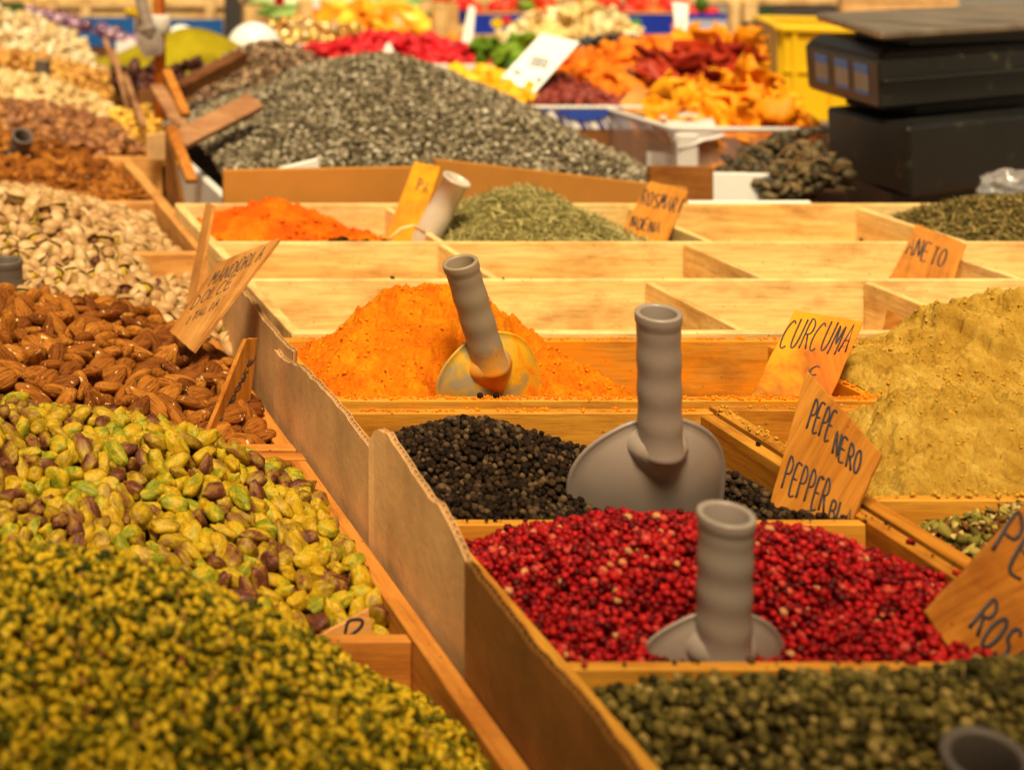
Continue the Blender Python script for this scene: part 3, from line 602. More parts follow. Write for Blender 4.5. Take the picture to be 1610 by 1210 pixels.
KR_STOPS = [(0, (.10, .028, .012)), (.14, (.20, .070, .022)), (.26, (.25, .13, .012)), (.40, (.31, .20, .008)), (.68, (.54, .32, .010)), (.86, (.42, .31, .010)), (.97, (.32, .28, .012)), (1, (.22, .22, .010))]
def kernel_mat(name, obj):
    m, n, l, b = mat(name)
    src = N(n, 'ShaderNodeObjectInfo').outputs['Random'] if obj else N(n, 'ShaderNodeAttribute', attribute_name='rnd').outputs['Fac']
    v = coords(n, l, (60, 100, 100)); s = N(n, 'ShaderNodeTexNoise', i_Scale=1.0, i_Detail=5.0, i_Roughness=.6); l.new(v, s.inputs['Vector'])
    ad = N(n, 'ShaderNodeMath', operation='MULTIPLY_ADD'); ad.inputs[1].default_value = 1.9; l.new(s.outputs[0], ad.inputs[0]); l.new(src, ad.inputs[2])
    sb = N(n, 'ShaderNodeMath', operation='SUBTRACT'); sb.inputs[1].default_value = .95; l.new(ad.outputs[0], sb.inputs[0])
    r = ramp(n, KR_STOPS); l.new(sb.outputs[0], r.inputs[0])
    v2 = coords(n, l, (300, 500, 500)); f2 = N(n, 'ShaderNodeTexNoise', i_Scale=1.0, i_Detail=4.0, i_Roughness=.65); l.new(v2, f2.inputs['Vector'])
    fr_ = ramp(n, [(.36, (.5, .38, .3)), (.58, (1, 1, 1))]); l.new(f2.outputs[0], fr_.inputs[0])
    mm = N(n, 'ShaderNodeMixRGB', blend_type='MULTIPLY'); mm.inputs[0].default_value = .6; l.new(r.outputs[0], mm.inputs[1]); l.new(fr_.outputs[0], mm.inputs[2])
    l.new(mm.outputs[0], b.inputs['Base Color']); b.inputs['Roughness'].default_value = .45; b.inputs['Specular IOR Level'].default_value = .25
    bump(n, l, b, f2.outputs[0], .6, .0012); return m
KM, KS = kernel_mat('pistachio_kernel', True), kernel_mat('pistachio_kernel_heap', False)
KT = nut_tmpl(3, .0262, .0148, .0120, taper=.22, amp=.36, fr=1.35, seeds=(0, 1, 2, 3, 4, 5), bend=.12); KL = nut_tmpl(2, .0262, .0148, .0120, taper=.22, amp=.36, fr=1.35, seeds=(0, 1, 2, 3, 4, 5), bend=.12)
fkn = Field([(-.12,1.42,.02),(.087,1.42,.010),(.174,1.42,.006),(.257,1.41,-.012),(.31,1.38,-.030),(.356,1.36,-.048),(.365,1.2,-.062),(.302,1.14,-.086),(.338,1.15,-.088),(.25,1.14,-.06),(.32,1.18,-.072),(.217,1.18,-.045),(.072,1.18,-.024),(-.12,1.18,.0),(.28,1.27,-.040),(.15,1.28,-.015),(.1,1.475,-.02),(.25,1.475,-.045),(.36,1.475,-.078),(-.12,1.475,.0),(.33,1.3,-.05)], amp=.006, freq=18, seed=7)
nuts(fkn, (-.02, .364, 1.136, 1.475), (.0235, .0150, .0125), .0160, meshes(KT, 'pistachio_kernel', KM), 'pistachio_kernel', 'yellow-green peeled pistachio in the heap between chopped pistachios and almonds', 'pistachio', 'peeled pistachios', 300, 52,
     'peeled pistachios that fill the heap behind the chopped ones', KS, KL, KS, tilt=.7, iters=30)

def half_shell(L, Wd, T, ang, seed, nu=18, nv=7):
    V = []; Fc = []
    for sgn in (1, -1):
        for inner in (0, 1):
            k = .88 if inner else 1; o = len(V)
            for j in range(nv + 1):
                ph = j / nv * math.pi / 2
                for i in range(nu):
                    a = 2*math.pi*i/nu; x, y, z = math.cos(a)*math.cos(ph), math.sin(a)*math.cos(ph), math.sin(ph)
                    y *= 1 - .12*x; nz_ = 1 + .03 * mnoise.noise(Vector((x*2, y*2, z*2 + seed)))
                    p = Vector((x*L/2*k*nz_, y*Wd/2*k*nz_, sgn*(z*T/2*k*nz_ + .0002)))
                    q = p - Vector((-L/2, 0, 0)); q.rotate(Quaternion((0, 1, 0), -sgn*ang)); p = q + Vector((-L/2, 0, 0)); V.append(tuple(p))
            for j in range(nv):
                for i in range(nu):
                    f = (o+j*nu+i, o+j*nu+(i+1) % nu, o+(j+1)*nu+(i+1) % nu, o+(j+1)*nu+i)
                    Fc.append(f if (sgn > 0) != bool(inner) else f[::-1])
            if inner:
                for i in range(nu):
                    f = (o-(nv+1)*nu+i, o+i, o+(i+1) % nu, o-(nv+1)*nu+(i+1) % nu); Fc.append(f)
    return V, Fc
SHM = attr_mat('pistachio_shell', [(0, (.36, .19, .06)), (.5, (.50, .30, .12)), (1, (.64, .43, .21))], rough=.5, spec=.4, nscale=160, nmix=.35, bstr=.15, obj=True, dark=(.55, .42, .3))
SHS = attr_mat('pistachio_shell_heap', [(0, (.36, .19, .06)), (.5, (.50, .30, .12)), (1, (.64, .43, .21))], rough=.5, spec=.4, nscale=160, nmix=.35, bstr=.15, dark=(.55, .42, .3))
SM = []
for k, ang in enumerate((.10, .22, .34, .05, .28, .14)):
    V_, F_ = half_shell(.0270, .0185, .0165, ang, k * 3); mb = MB(); mb.add(V_, F_); nshell = len(F_)
    kv, kf = ico(2); mb.add(kv * [.0110, .0070, .0062 + ang*.005] + [.0005, 0, 0], kf.tolist())
    me = bpy.data.meshes.new('in_shell_pistachio'); me.from_pydata(mb.v, [], mb.f); me.materials.append(SHM); me.materials.append(KM)
    me.polygons.foreach_set('material_index', [0]*nshell + [1]*(len(mb.f)-nshell)); me.polygons.foreach_set('use_smooth', [True]*len(mb.f)); me.update(); SM.append(me)
SL = nut_tmpl(2, .0270, .0180, .0165, taper=.1, amp=.05)
fs_ = Field([(-.1,2.3,.04),(.141,2.3,.030),(.197,2.3,.032),(.2686,2.35,.006),(.31,2.4,-.004),(.40,2.42,-.048),(.116,1.9,-.024),(.32,1.9,-.052),(.345,1.95,-.046),(.348,2.05,-.040),(.355,2.15,-.05),(.41,2.25,-.060),(.0,2.1,.004),(.2,2.1,-.006),(-.1,1.9,-.01),(.41,2.56,-.055),(.2,2.56,.0),(-.1,2.56,.02),(.30,2.2,-.014),(.27,2.0,-.026)], amp=.008, freq=16, seed=5)
def sh_region_extra(x, y, z): return np.where((x > .34) & (y < 2.215), np.minimum(z, -.06), z)
fs_.extra = sh_region_extra
nuts(fs_, (.0, .404, 1.875, 2.58), (.0270, .0185, .0165), .0220, SM, 'in_shell_pistachio', 'pale split-shell pistachio in the heap behind the brown almonds', 'pistachio', 'pistachios in their shells', 300, 53,
     'in-shell pistachios filling the pale heap behind the almonds', SHS, SL, SHS, tilt=.9, iters=30)
# far left heaps, blurred
fda = Field([(-.1,2.9,.05),(.15,2.97,.031),(.28,2.9,.010),(.36,2.85,-.018),(.405,2.9,-.04),(.162,2.62,-.014),(.39,2.62,-.045),(.0,2.62,.0),(.2,2.8,.010),(-.1,2.62,.0)], amp=.01, freq=12, seed=21)
nuts(fda, (.0, .414, 2.604, 2.99), (.031, .0175, .0115), .022, meshes(AL, 'almond', ALM), 'almond', 'dark blurred almond in the far left heap beyond the in-shell pistachios', 'almond', 'almonds in the far almond heap', 100, 54,
     'dark almonds filling the far left heap', ALS, AL, ALS, tilt=.6, iters=16)
BN = attr_mat('brown_nuts', [(0, (.14, .045, .012)), (.5, (.28, .10, .022)), (1, (.45, .20, .05))], rough=.5, nscale=150, bstr=.3)
f4 = Field([(-.1,3.3,.07),(.19,3.3,.056),(.32,3.3,.03),(.42,3.25,.004),(.48,3.2,-.015),(.0,3.05,.03),(.3,3.05,.0),(.48,3.05,-.02),(.48,3.46,-.02),(.2,3.46,.03),(-.1,3.46,.05)], amp=.01, freq=12, seed=22)
grains('brown_nuts', 'blurred heap of brown roasted nuts at the left edge', 'nuts', f4, (.0, .482, 3.045, 3.47), .016, AL, (.8, .8, .9), BN, 61, layers=2, tilt=.7, sheet=BN)
BA = attr_mat('blanched_almond', [(0, (.50, .30, .10)), (.5, (.66, .46, .19)), (1, (.80, .64, .34))], rough=.5, nscale=150, bstr=.2)
f5 = Field([(-.1,3.7,.08),(.22,3.7,.064),(.31,3.7,.046),(.38,3.65,.035),(.46,3.6,-.005),(.49,3.6,-.02),(.1,3.5,.03),(.3,3.5,.01),(.49,3.5,-.03),(.49,3.87,-.03),(.2,3.87,.04),(-.1,3.87,.05)], amp=.01, freq=12, seed=23)
grains('blanched_almonds', 'blurred heap of pale blanched almonds at the left edge', 'nuts', f5, (.0, .482, 3.49, 3.875), .018, AL, (.95, .9, .9), BA, 62, layers=2, tilt=.6, sheet=BA)
CN = attr_mat('candied_nuts', [(0, (.34, .12, .015)), (.5, (.58, .27, .035)), (1, (.72, .42, .08))], rough=.35, nscale=100, bstr=.4)
f6 = Field([(-.1,4.15,.08),(.25,4.15,.064),(.36,4.15,.062),(.45,4.1,.035),(.52,4.1,.010),(.1,3.95,.03),(.35,3.93,.0),(.54,3.93,-.03),(.54,4.38,-.02),(.3,4.38,.04),(-.1,4.38,.05)], amp=.02, freq=14, seed=24)
grains('candied_nuts', 'blurred heap of caramel coloured candied nuts with a scoop handle', 'nuts', f6, (.0, .544, 3.92, 4.39), .020, bumpy(1, .5, 1.5), (.014, .011, .011), CN, 63, layers=2, tilt=.9, sheet=CN)
CW = attr_mat('cashews', [(0, (.58, .38, .15)), (.5, (.76, .60, .34)), (1, (.86, .78, .58))], rough=.45, nscale=80, bstr=.2)
f7 = Field([(-.1,4.65,.17),(.25,4.65,.146),(.40,4.65,.125),(.47,4.65,.09),(.54,4.6,.045),(.1,4.43,.08),(.35,4.42,.06),(.54,4.42,.0),(.54,4.9,.0),(.3,4.9,.08),(-.1,4.9,.10)], amp=.02, freq=12, seed=25)
grains('cashews', 'blurred heap of pale cashews, topmost at the left edge', 'nuts', f7, (.0, .544, 4.41, 4.91), .024, nut_tmpl(2, .034, .017, .016, taper=.1, amp=.3, bend=.5), (1, 1, 1), CW, 64, layers=2, tilt=.9, sheet=CW)

# ------------------------------------------------------------------ spilled bits on rims and in the empty compartments
def spill(name, label, spots, m, size, seed, tm=None):
    rs = np.random.default_rng(seed); P = []
    for (xa, xb, ya, yb, z, n) in spots: P.append(np.column_stack([rs.uniform(xa, xb, n), rs.uniform(ya, yb, n), np.full(n, ZR + z)]))
    P = np.concatenate(P); sz = size * (.4 + rs.random(len(P))**2 * 1.2); o = scatter(name, tm or pep, P, rotmats(len(P), rs), np.stack([sz, sz*.85, sz*.6], 1), m, rs); tag(o, label, 'spilled spice', None, 'stuff')
spill('turmeric_crumbs', 'orange turmeric crumbs spilled on the wooden rims around the turmeric', [(.42, .93, 1.479, 1.489, .0008, 420), (.42, 1.1, 1.681, 1.691, .0008, 160), (.93, .94, 1.50, 1.67, -.0035, 60), (.42, .74, 1.443, 1.453, .0008, 110), (.70, .92, 1.55, 1.67, -.112, 200)], POW_TC, .0017, 71, bumpy(1, .5, 1.7))
spill('ginger_crumbs', 'mustard powder crumbs spilled on the right rims', [(.94, 1.3, 1.479, 1.489, .0008, 260), (.76, 1.1, 1.452, 1.462, .0008, 120), (.757, .770, 1.26, 1.45, .0006, 90), (.77, 1.1, 1.241, 1.251, -.0012, 140)], POW_GC, .0017, 72, bumpy(1, .5, 1.7))
spill('pepper_dust', 'few dark peppercorns and crumbs spilled on rims and in empty compartments', [(.42, .74, 1.192, 1.200, -.0012, 16), (.737, .749, 1.0, 1.44, .0006, 16), (.44, .74, 1.99, 2.18, -.112, 14), (.76, 1.08, 1.99, 2.18, -.112, 14), (.44, .92, 1.73, 1.95, -.112, 20), (.44, 2.1, 1.964, 1.972, -.0012, 14), (.44, 2.1, 2.185, 2.193, -.0012, 12), (.42, .74, .966, .974, -.0012, 10)], BP, .0021, 73)
spill('pink_crumbs', 'few pink peppercorns on the rim between pink and green pepper', [(.42, .73, .966, .974, -.001, 9), (.737, .749, 1.0, 1.18, .0008, 5)], PP, .0026, 74)

# ------------------------------------------------------------------ scoops
def scoop(label, top, centre, r, Rb, m, base_frac=.42, lean=None, stretch=1.0, bulge=.3, group='grey plastic scoops', back=None, m2=None):
    """top: mouth of the hollow grip; centre: middle of the round blade; the blade's back faces the viewer"""
    top, centre = Vector(top), Vector(centre); z = (top - centre).normalized()
    y = (back or Vector((0, 1, 0))); y = (y - z*y.dot(z)).normalized(); x = y.cross(z)
    M = Matrix(((x.x, y.x, z.x, centre.x), (x.y, y.y, z.y, centre.y), (x.z, y.z, z.z, centre.z), (0, 0, 0, 1)))
    e = empty('scoop', centre, label, 'scoop', group); Ht = (top - centre).length
    b = MB(); nr, ns = 12, 48; vs = []
    prof = [(0, -bulge)]
    for i in range(1, nr + 1):
        t = i / nr; prof.append((t, -bulge * (1 - t**2.4)))
    rings = [(t, yy) for t, yy in prof] + [(1.035, -.015), (1.045, .02), (1.02, .045), (.99, .02)] + [(.985*t, yy + .035) for t, yy in prof[::-1]]
    for t, yy in rings:
        for k in range(ns):
            a = 2*math.pi*k/ns; sx, sz = math.cos(a), math.sin(a)
            zz = t*sz*Rb; 
            if sz < 0: zz *= 1.35; sx = math.copysign(abs(sx)**.45, sx) if abs(sx) > 1e-6 else 0
            vs.append(M @ Vector((t*sx*Rb*stretch, yy*Rb + (.30*Rb*max(0, abs(sx)-.5)**1.5*t*t), zz)))
    fs = [(i*ns+k, i*ns+(k+1) % ns, (i+1)*ns+(k+1) % ns, (i+1)*ns+k) for i in range(len(rings)-1) for k in range(ns)]
    b.add(vs, fs); part(b, 'blade', m2 or m, e, smooth=True)
    # grip: hollow ridged tube
    zb = base_frac * Rb; yb = -bulge * Rb * .66; hp = []
    n = 40
    A_ = M @ Vector((0, yb, zb)); zz = (top - A_).normalized(); yy = (y - zz*y.dot(zz)).normalized(); xx = yy.cross(zz); Hh = (top - A_).length
    G = Matrix(((xx.x, yy.x, zz.x, A_.x), (xx.y, yy.y, zz.y, A_.y), (xx.z, yy.z, zz.z, A_.z), (0, 0, 0, 1)))
    hp = [(r*.9, -.25*r)]
    for i in range(n + 1):
        t = i / n; wv = .022 * math.sin(max(0, min(1, (t-.16)/.70)) * 3 * 2*math.pi) if .16 < t < .86 else 0
        rr = r * (1.0 + wv + (.10 * (1-t/.14)**2 if t < .14 else 0) + (.06 if t > .93 else 0)); hp.append((rr, Hh * (t*.985)))
    hp += [(r*1.05, Hh*.995), (r*.98, Hh), (r*.84, Hh*.997), (r*.80, Hh*.985), (r*.78, Hh*.6), (r*.74, Hh*.12), (.0005, Hh*.12)]
    hb = MB().lathe(G, hp, 40); gp = part(hb, 'grip', m, e, smooth=True)
    # collar where the grip widens into the blade: shield-shaped tongue
    c = MB(); cv = []; ns2 = 28
    for j, (s, dy) in enumerate(((1.0, .75), (.95, .10), (.80, -.50), (.5, -.92), (.0, -1.05))):
        for k in range(ns2):
            a = 2*math.pi*k/ns2; sx, sz = math.cos(a), math.sin(a)
            zo = (1.3 if sz > 0 else 2.5) * sz * s; wx = 1.62 * sx * s * (1 - .45*max(0, -sz))
            cv.append(M @ Vector((wx*r, yb + dy*r + .25*r, zb + .10*r + zo*r*.9)))
    fs = [(i*ns2+k, i*ns2+(k+1) % ns2, (i+1)*ns2+(k+1) % ns2, (i+1)*ns2+k) for i in range(4) for k in range(ns2)]
    c.add(cv, fs); part(c, 'collar', m, gp, smooth=True)
    return e
# stained blade of the turmeric scoop
m_st, n_, l_, b_ = mat('stained_plastic'); v0 = coords(n_, l_, (26, 26, 26)); nz0 = N(n_, 'ShaderNodeTexNoise', i_Scale=1.0, i_Detail=5.0, i_Roughness=.6, i_Distortion=.6); l_.new(v0, nz0.inputs['Vector'])
rr0 = ramp(n_, [(.36, srgb(158, 146, 116)), (.46, srgb(196, 158, 60)), (.56, srgb(234, 172, 20)), (.68, srgb(232, 130, 10))]); l_.new(nz0.outputs[0], rr0.inputs[0]); l_.new(rr0.outputs[0], b_.inputs['Base Color']); b_.inputs['Roughness'].default_value = .55; bump(n_, l_, b_, nz0.outputs[0], .15)
m_s2, n_, l_, b_ = mat('powdered_grip'); tc_ = n_.new('ShaderNodeTexCoord'); sep = n_.new('ShaderNodeSeparateXYZ'); l_.new(tc_.outputs['Object'], sep.inputs[0])
nz0 = N(n_, 'ShaderNodeTexNoise', i_Scale=60.0, i_Detail=5.0, i_Roughness=.65); l_.new(tc_.outputs['Object'], nz0.inputs['Vector'])
ma = N(n_, 'ShaderNodeMath', operation='MULTIPLY_ADD'); ma.inputs[1].default_value = .07; l_.new(nz0.outputs[0], ma.inputs[0]); l_.new(sep.outputs['Z'], ma.inputs[2])
rr0 = ramp(n_, [(.045, srgb(226, 128, 12)), (.062, srgb(206, 140, 50)), (.080, srgb(146, 126, 104))]); l_.new(ma.outputs[0], rr0.inputs[0]); l_.new(rr0.outputs[0], b_.inputs['Base Color']); b_.inputs['Roughness'].default_value = .5; bump(n_, l_, b_, nz0.outputs[0], .1)
scoop('grey scoop with yellow stains stuck in the orange turmeric heap', W(723, 411, 1.485), W(772, 606, 1.513), .0158, .0530, m_s2, m2=m_st, base_frac=.45, back=Vector((-.10, 1, -.12)))
scoop('large clean grey scoop standing in the black peppercorns', W(1035, 490, 1.215), W(1023, 766, 1.258), .0160, .0625, GREY, base_frac=.66, back=Vector((0, 1, -.05)))
scoop('grey scoop half buried in the pink peppercorns', W(1142, 806, .985), W(1122, 1066, 1.012), .0160, .0490, GREY, base_frac=.5, back=Vector((0, 1, -.2)), bulge=.25)
scoop('grey scoop at the bottom right corner in the green peppercorns', W(1550, 1188, .775), W(1520, 1480, .83), .0182, .0600, DGREY, base_frac=.4)
scoop('dark grey scoop handle at the left edge in the in-shell pistachios', W(10, 408, 1.96), W(20, 560, 1.98), .0195, .060, DGREY, base_frac=.4)
scoop('small grey scoop handle standing in the candied nuts', W(68, 95, 3.95), W(62, 185, 3.96), .020, .055, DGREY, base_frac=.4)
scoop('grey scoop lying in the far dark almonds, only its mouth showing', W(36, 213, 2.80), W(22, 262, 2.86), .019, .045, DGREY, base_frac=.3)
# clear white tube scoop by the paprika
TUBE = plain('milky_plastic', (.80, .68, .54, 1), rough=.25, trans=.35, var=.12, nscale=30)
a, b_t = W(719, 281, 2.24), W(655, 405, 2.28); z = (a - b_t).normalized(); x = Vector((0, 1, 0)).cross(z).normalized(); y = z.cross(x)
G = Matrix(((x.x, y.x, z.x, b_t.x), (x.y, y.y, z.y, b_t.y), (x.z, y.z, z.z, b_t.z), (0, 0, 0, 1))); Lh = (a - b_t).length
e = empty('tube_scoop', b_t, 'milky white tube scoop leaning between paprika and rosemary', 'scoop')
part(MB().lathe(G, [(.019, 0), (.019, Lh*.6), (.018, Lh*.62), (.018, Lh*.97), (.0205, Lh*.975), (.0205, Lh), (.016, Lh), (.0155, Lh*.9), (.016, 0), (.019, 0)], 32), 'tube', TUBE, e, smooth=True)
part(MB().tube([W(612, 376, 2.215), W(630, 360, 2.22), W(650, 355, 2.225), W(668, 366, 2.23)], .0022, 8), 'wire_loop', WX['pine'], e, smooth=True)

# ------------------------------------------------------------------ hand-written wooden signs
GL = {'A': [[(0,0),(.35,1),(.7,0)],[(.12,.4),(.62,.42)]], 'B': [[(0,0),(0,1),(.45,.95),(.55,.75),(.4,.55),(0,.5)],[(.4,.53),(.65,.35),(.55,.08),(0,0)]],
 'C': [[(.68,.88),(.45,1),(.15,.8),(0,.45),(.1,.12),(.35,0),(.65,.1)]], 'D': [[(0,0),(0,1),(.4,.92),(.66,.6),(.6,.22),(.3,.02),(0,0)]],
 'E': [[(.65,1),(0,.97),(0,0),(.65,.03)],[(0,.5),(.5,.52)]], 'I': [[(.3,0),(.34,1)]], 'K': [[(0,0),(0,1)],[(.6,1),(.03,.45),(.66,0)]], 'L': [[(0,1),(0,0),(.6,.02)]],
 'M': [[(0,0),(.08,1),(.36,.35),(.62,1),(.72,0)]], 'N': [[(0,0),(.02,1),(.6,.02),(.64,1)]], 'O': [[(.35,1),(.1,.8),(0,.45),(.12,.1),(.36,0),(.6,.15),(.7,.5),(.6,.85),(.35,1)]],
 'P': [[(0,0),(.03,1),(.45,.96),(.62,.76),(.5,.55),(.03,.48)]], 'R': [[(0,0),(.03,1),(.45,.96),(.6,.76),(.48,.56),(.03,.5)],[(.25,.5),(.66,0)]],
 'S': [[(.62,.88),(.35,1),(.08,.85),(.12,.6),(.5,.45),(.62,.2),(.35,0),(.02,.1)]], 'T': [[(0,1),(.7,.98)],[(.35,1),(.33,0)]], 'U': [[(0,1),(.03,.3),(.2,0),(.45,.02),(.62,.3),(.66,1)]],
 'V': [[(0,1),(.33,0),(.68,1)]], ',': [[(.2,.2),(.1,-.1)]], "'": [[(.2,1),(.35,.8)]]}
def smooth_pts(p, n=4):
    if len(p) < 4: return p
    out = []
    for i in range(len(p)-1):
        a, b, c, d = p[max(i-1, 0)], p[i], p[i+1], p[min(i+2, len(p)-1)]
        for k in range(n):
            t = k/n; out.append(tuple(.5*((2*b[j]) + (-a[j]+c[j])*t + (2*a[j]-5*b[j]+4*c[j]-d[j])*t*t + (-a[j]+3*b[j]-3*c[j]+d[j])*t**3) for j in (0, 1)))
    out.append(p[-1]); return out
def sign(label, quad, m, texts=(), th=.0035, pen=.0011, name='wooden_sign', group='hand-written wooden signs', cat='sign', ink=INK, rough=.0012):
    TL, TR, BR, BL = [Vector(q) for q in quad]; x = ((TR - TL) + (BR - BL)).normalized(); u = ((TL - BL) + (TR - BR)).normalized()
    nz = x.cross(u).normalized(); cen = (TL+TR+BR+BL)/4
    if nz.dot(Vector((0, 0, CZ)) - cen) < 0: nz = -nz          # nz towards the viewer's side
    u = (u - nz*u.dot(nz)).normalized(); x = (x - nz*x.dot(nz)).normalized(); y = nz.cross(x)
    if y.dot(u) < 0: pass
    M = Matrix(((x.x, y.x, nz.x, BL.x), (x.y, y.y, nz.y, BL.y), (x.z, y.z, nz.z, BL.z), (0, 0, 0, 1))); Mi = M.inverted()
    e = bpy.data.objects.new(name, None); COL.objects.link(e); e.matrix_world = M; tag(e, label, cat, group)
    q = [Mi @ v for v in (TL, TR, BR, BL)]; rs = random.Random(label); loop = []
    for i in range(4):
        a, b = q[i], q[(i+1) % 4]; n = 7
        for k in range(n):
            p = a.lerp(b, k/n); j = rough if k else rough * .5; loop.append(Vector((p.x + rs.uniform(-j, j)*.5, p.y + rs.uniform(-j, j)*.5, 0)))
    b = MB().prism([p + Vector((0, 0, -th)) for p in loop], loop)
    o = bpy.data.objects.new('board', b.mesh('board', m, bevel=.0005)); COL.objects.link(o); o.parent = e; brd = o
    C0 = Vector((0, 0, CZ)); jr = random.Random(label + 'w')
    def hit(px, py):
        d = W(px, py, 1.0) - C0; k = (BL - C0).dot(nz) / d.dot(nz); return Mi @ (C0 + d * k)
    for s, org, adv, up in texts:
      t = MB()
      if 1:
        for i, ch in enumerate(s):
            jx, jy = jr.uniform(-.05, .05), jr.uniform(-.07, .07)
            for st in GL.get(ch, []):
                pts = []
                for gx, gy in smooth_pts(st):
                    gx += i + jx; gy += jy
                    p = hit(org[0] + adv[0]*gx + up[0]*gy, org[1] + adv[1]*gx + up[1]*gy); pts.append(Vector((p.x, p.y, 0)))
                if len(pts) > 1 and all((pts[i2+1]-pts[i2]).length > 1e-6 for i2 in range(len(pts)-1)): t.tube(pts, pen, 6)
      if t.v:
        t.v = [(a_, b_2, c_*.28 + .0001) for a_, b_2, c_ in t.v]; o = bpy.data.objects.new('lettering', t.mesh('lettering', ink, True)); COL.objects.link(o); o.parent = brd
    return e
sign('orange stained wooden sign reading CURCUMA', [W(1250,487,1.585), W(1358,505,1.565), W(1288,668,1.50), W(1158,664,1.515)], SIGNY,
     [('CURCUMA', (1224, 545), (15.5, 1.8), (20, -44)), ('C', (1272, 588), (18, 2), (6, -14))], pen=.0008)
sign('wooden sign reading PEPE NERO PEPPER, standing in the black peppercorns', [W(1280,592,1.30), W(1385,712,1.214), W(1342,850,1.206), W(1196,842,1.250)], SIGNW,
     [('PEPE', (1267, 676), (10, 4.5), (14, -44)), ('NERO', (1308, 714), (11, 9), (8, -36)), ('PEPPER', (1228, 770), (11.8, 6.5), (14, -48)), ('BLA', (1302, 816), (12, 5), (8, -30)), ("'", (1288, 762), (8, 8), (4, -14))], pen=.0009)
sign('wooden sign reading PEPE ROSA at the right edge, beside the pink peppercorns', [W(1640,742,1.060), W(1790,930,1.020), W(1560,1150,1.00), W(1455,962,1.015)], SIGNW,
     [('PEPE', (1560, 864), (26, 31), (36, -60)), ('ROSA', (1523, 986), (19, 20), (36, -44))], pen=.0014)
sign('wooden sign reading ANETO in the empty compartments', [W(1440,349,2.12), W(1519,383,2.07), W(1494,452,2.03), W(1392,452,2.07)], SIGNW,
     [('ANETO', (1423, 399), (12.5, 4.5), (10, -27))], pen=.0011)
sign('wooden sign with blurred writing beside the rosemary', [W(1022,282,2.40), W(1082,300,2.35), W(1040,395,2.24), W(958,395,2.28)], SIGNW,
     [('ROSMARI', (1006, 322), (9.5, 2), (8, -22)), ('NOENA', (990, 358), (9.5, 2), (6, -18))], pen=.0012)
sign('narrow orange stained sign between paprika and the tube scoop', [W(652,255,2.39), W(692,262,2.37), W(652,392,2.26), W(598,392,2.27)], SIGNY,
     [('PA', (655, 300), (9, 2), (5, -18))], pen=.0012)
sign('wooden sign reading MANDORLA tilted over the cardboard beside the almonds', [W(343,413,1.78), W(438,374,1.705), W(303,553,1.665), W(266,521,1.745)], SIGNP,
     [('MANDORLA', (326, 452), (10.6, -5.6), (13, -23)), ('DOLCE', (300, 486), (13, -7.5), (11, -20)), ('ITALIA', (290, 512), (9, -5.5), (8, -14))], pen=.0009, th=.0045)
sign('pointed wooden sign seen almost edge-on at the right end of the almonds', [W(396,534,1.60), W(405,531,1.625), W(393,722,1.575), W(312,718,1.50)], SIGNW,
     [('MANDORLE', (338, 676), (7.2, -14.5), (9, -5)), ('TOST', (372, 684), (4.5, -15), (9, -4))], pen=.0010, th=.0045)
sign('small pale sign with one visible letter, sunk in the peeled pistachios', [W(580,956,1.142), W(594,1040,1.137), W(478,1040,1.134), W(500,1000,1.137)], SIGNP,
     [('D', (540, 1003), (38, -16), (5, -24))], pen=.0013)
sign('thin slat-like sign seen edge-on between in-shell pistachios and the empty compartments', [W(326,321,2.06), W(335,322,2.03), W(309,482,1.93), W(292,478,1.96)], SIGNP, (), th=.004)
sign('blank tan wooden card in front of the dried papaya', [W(1000,133,3.46), W(1040,150,3.42), W(1012,180,3.36), W(965,172,3.38)], SIGNP, (), th=.004)
sign('empty low wooden card standing in the right pine compartment', [W(1396,489,1.86), W(1412,496,1.83), W(1440,530,1.76), W(1385,530,1.78)], SIGNW, (), th=.004)
# paper price cards, plain or with faint print
FAINT = plain('faint_grey_print', (.22, .22, .24, 1), rough=.7)
pc = dict(name='price_card', cat='price card', group='white price cards', ink=FAINT, rough=0, th=.0015)
sign('large tilted white price card with grey print behind the seed heap', [W(850,57,3.55), W(912,66,3.52), W(838,152,3.42), W(788,122,3.45)], PAPER, [('IIIIII', (832, 104), (4.6, 1), (6, -16)), ('II', (842, 130), (4, 1), (4, -9)), ('III', (806, 116), (4, 1), (4, -6))], pen=.0022, **pc)
sign('narrow upright white price card right of the red heap', [W(738,8,4.7), W(748,12,4.7), W(742,78,4.65), W(724,74,4.65)], PAPER, (), **pc)
sign('pointed white price card in front of the red heap', [W(609,67,4.0), W(613,67,4.0), W(630,104,3.98), W(592,104,3.98)], PAPER, (), **pc)
sign('white price card upright left of the dried mango', [W(1058,2,4.5), W(1083,6,4.5), W(1080,58,4.45), W(1064,62,4.45)], PAPER, [('I', (1068, 44), (8, 0), (3, -14))], pen=.003, **pc)

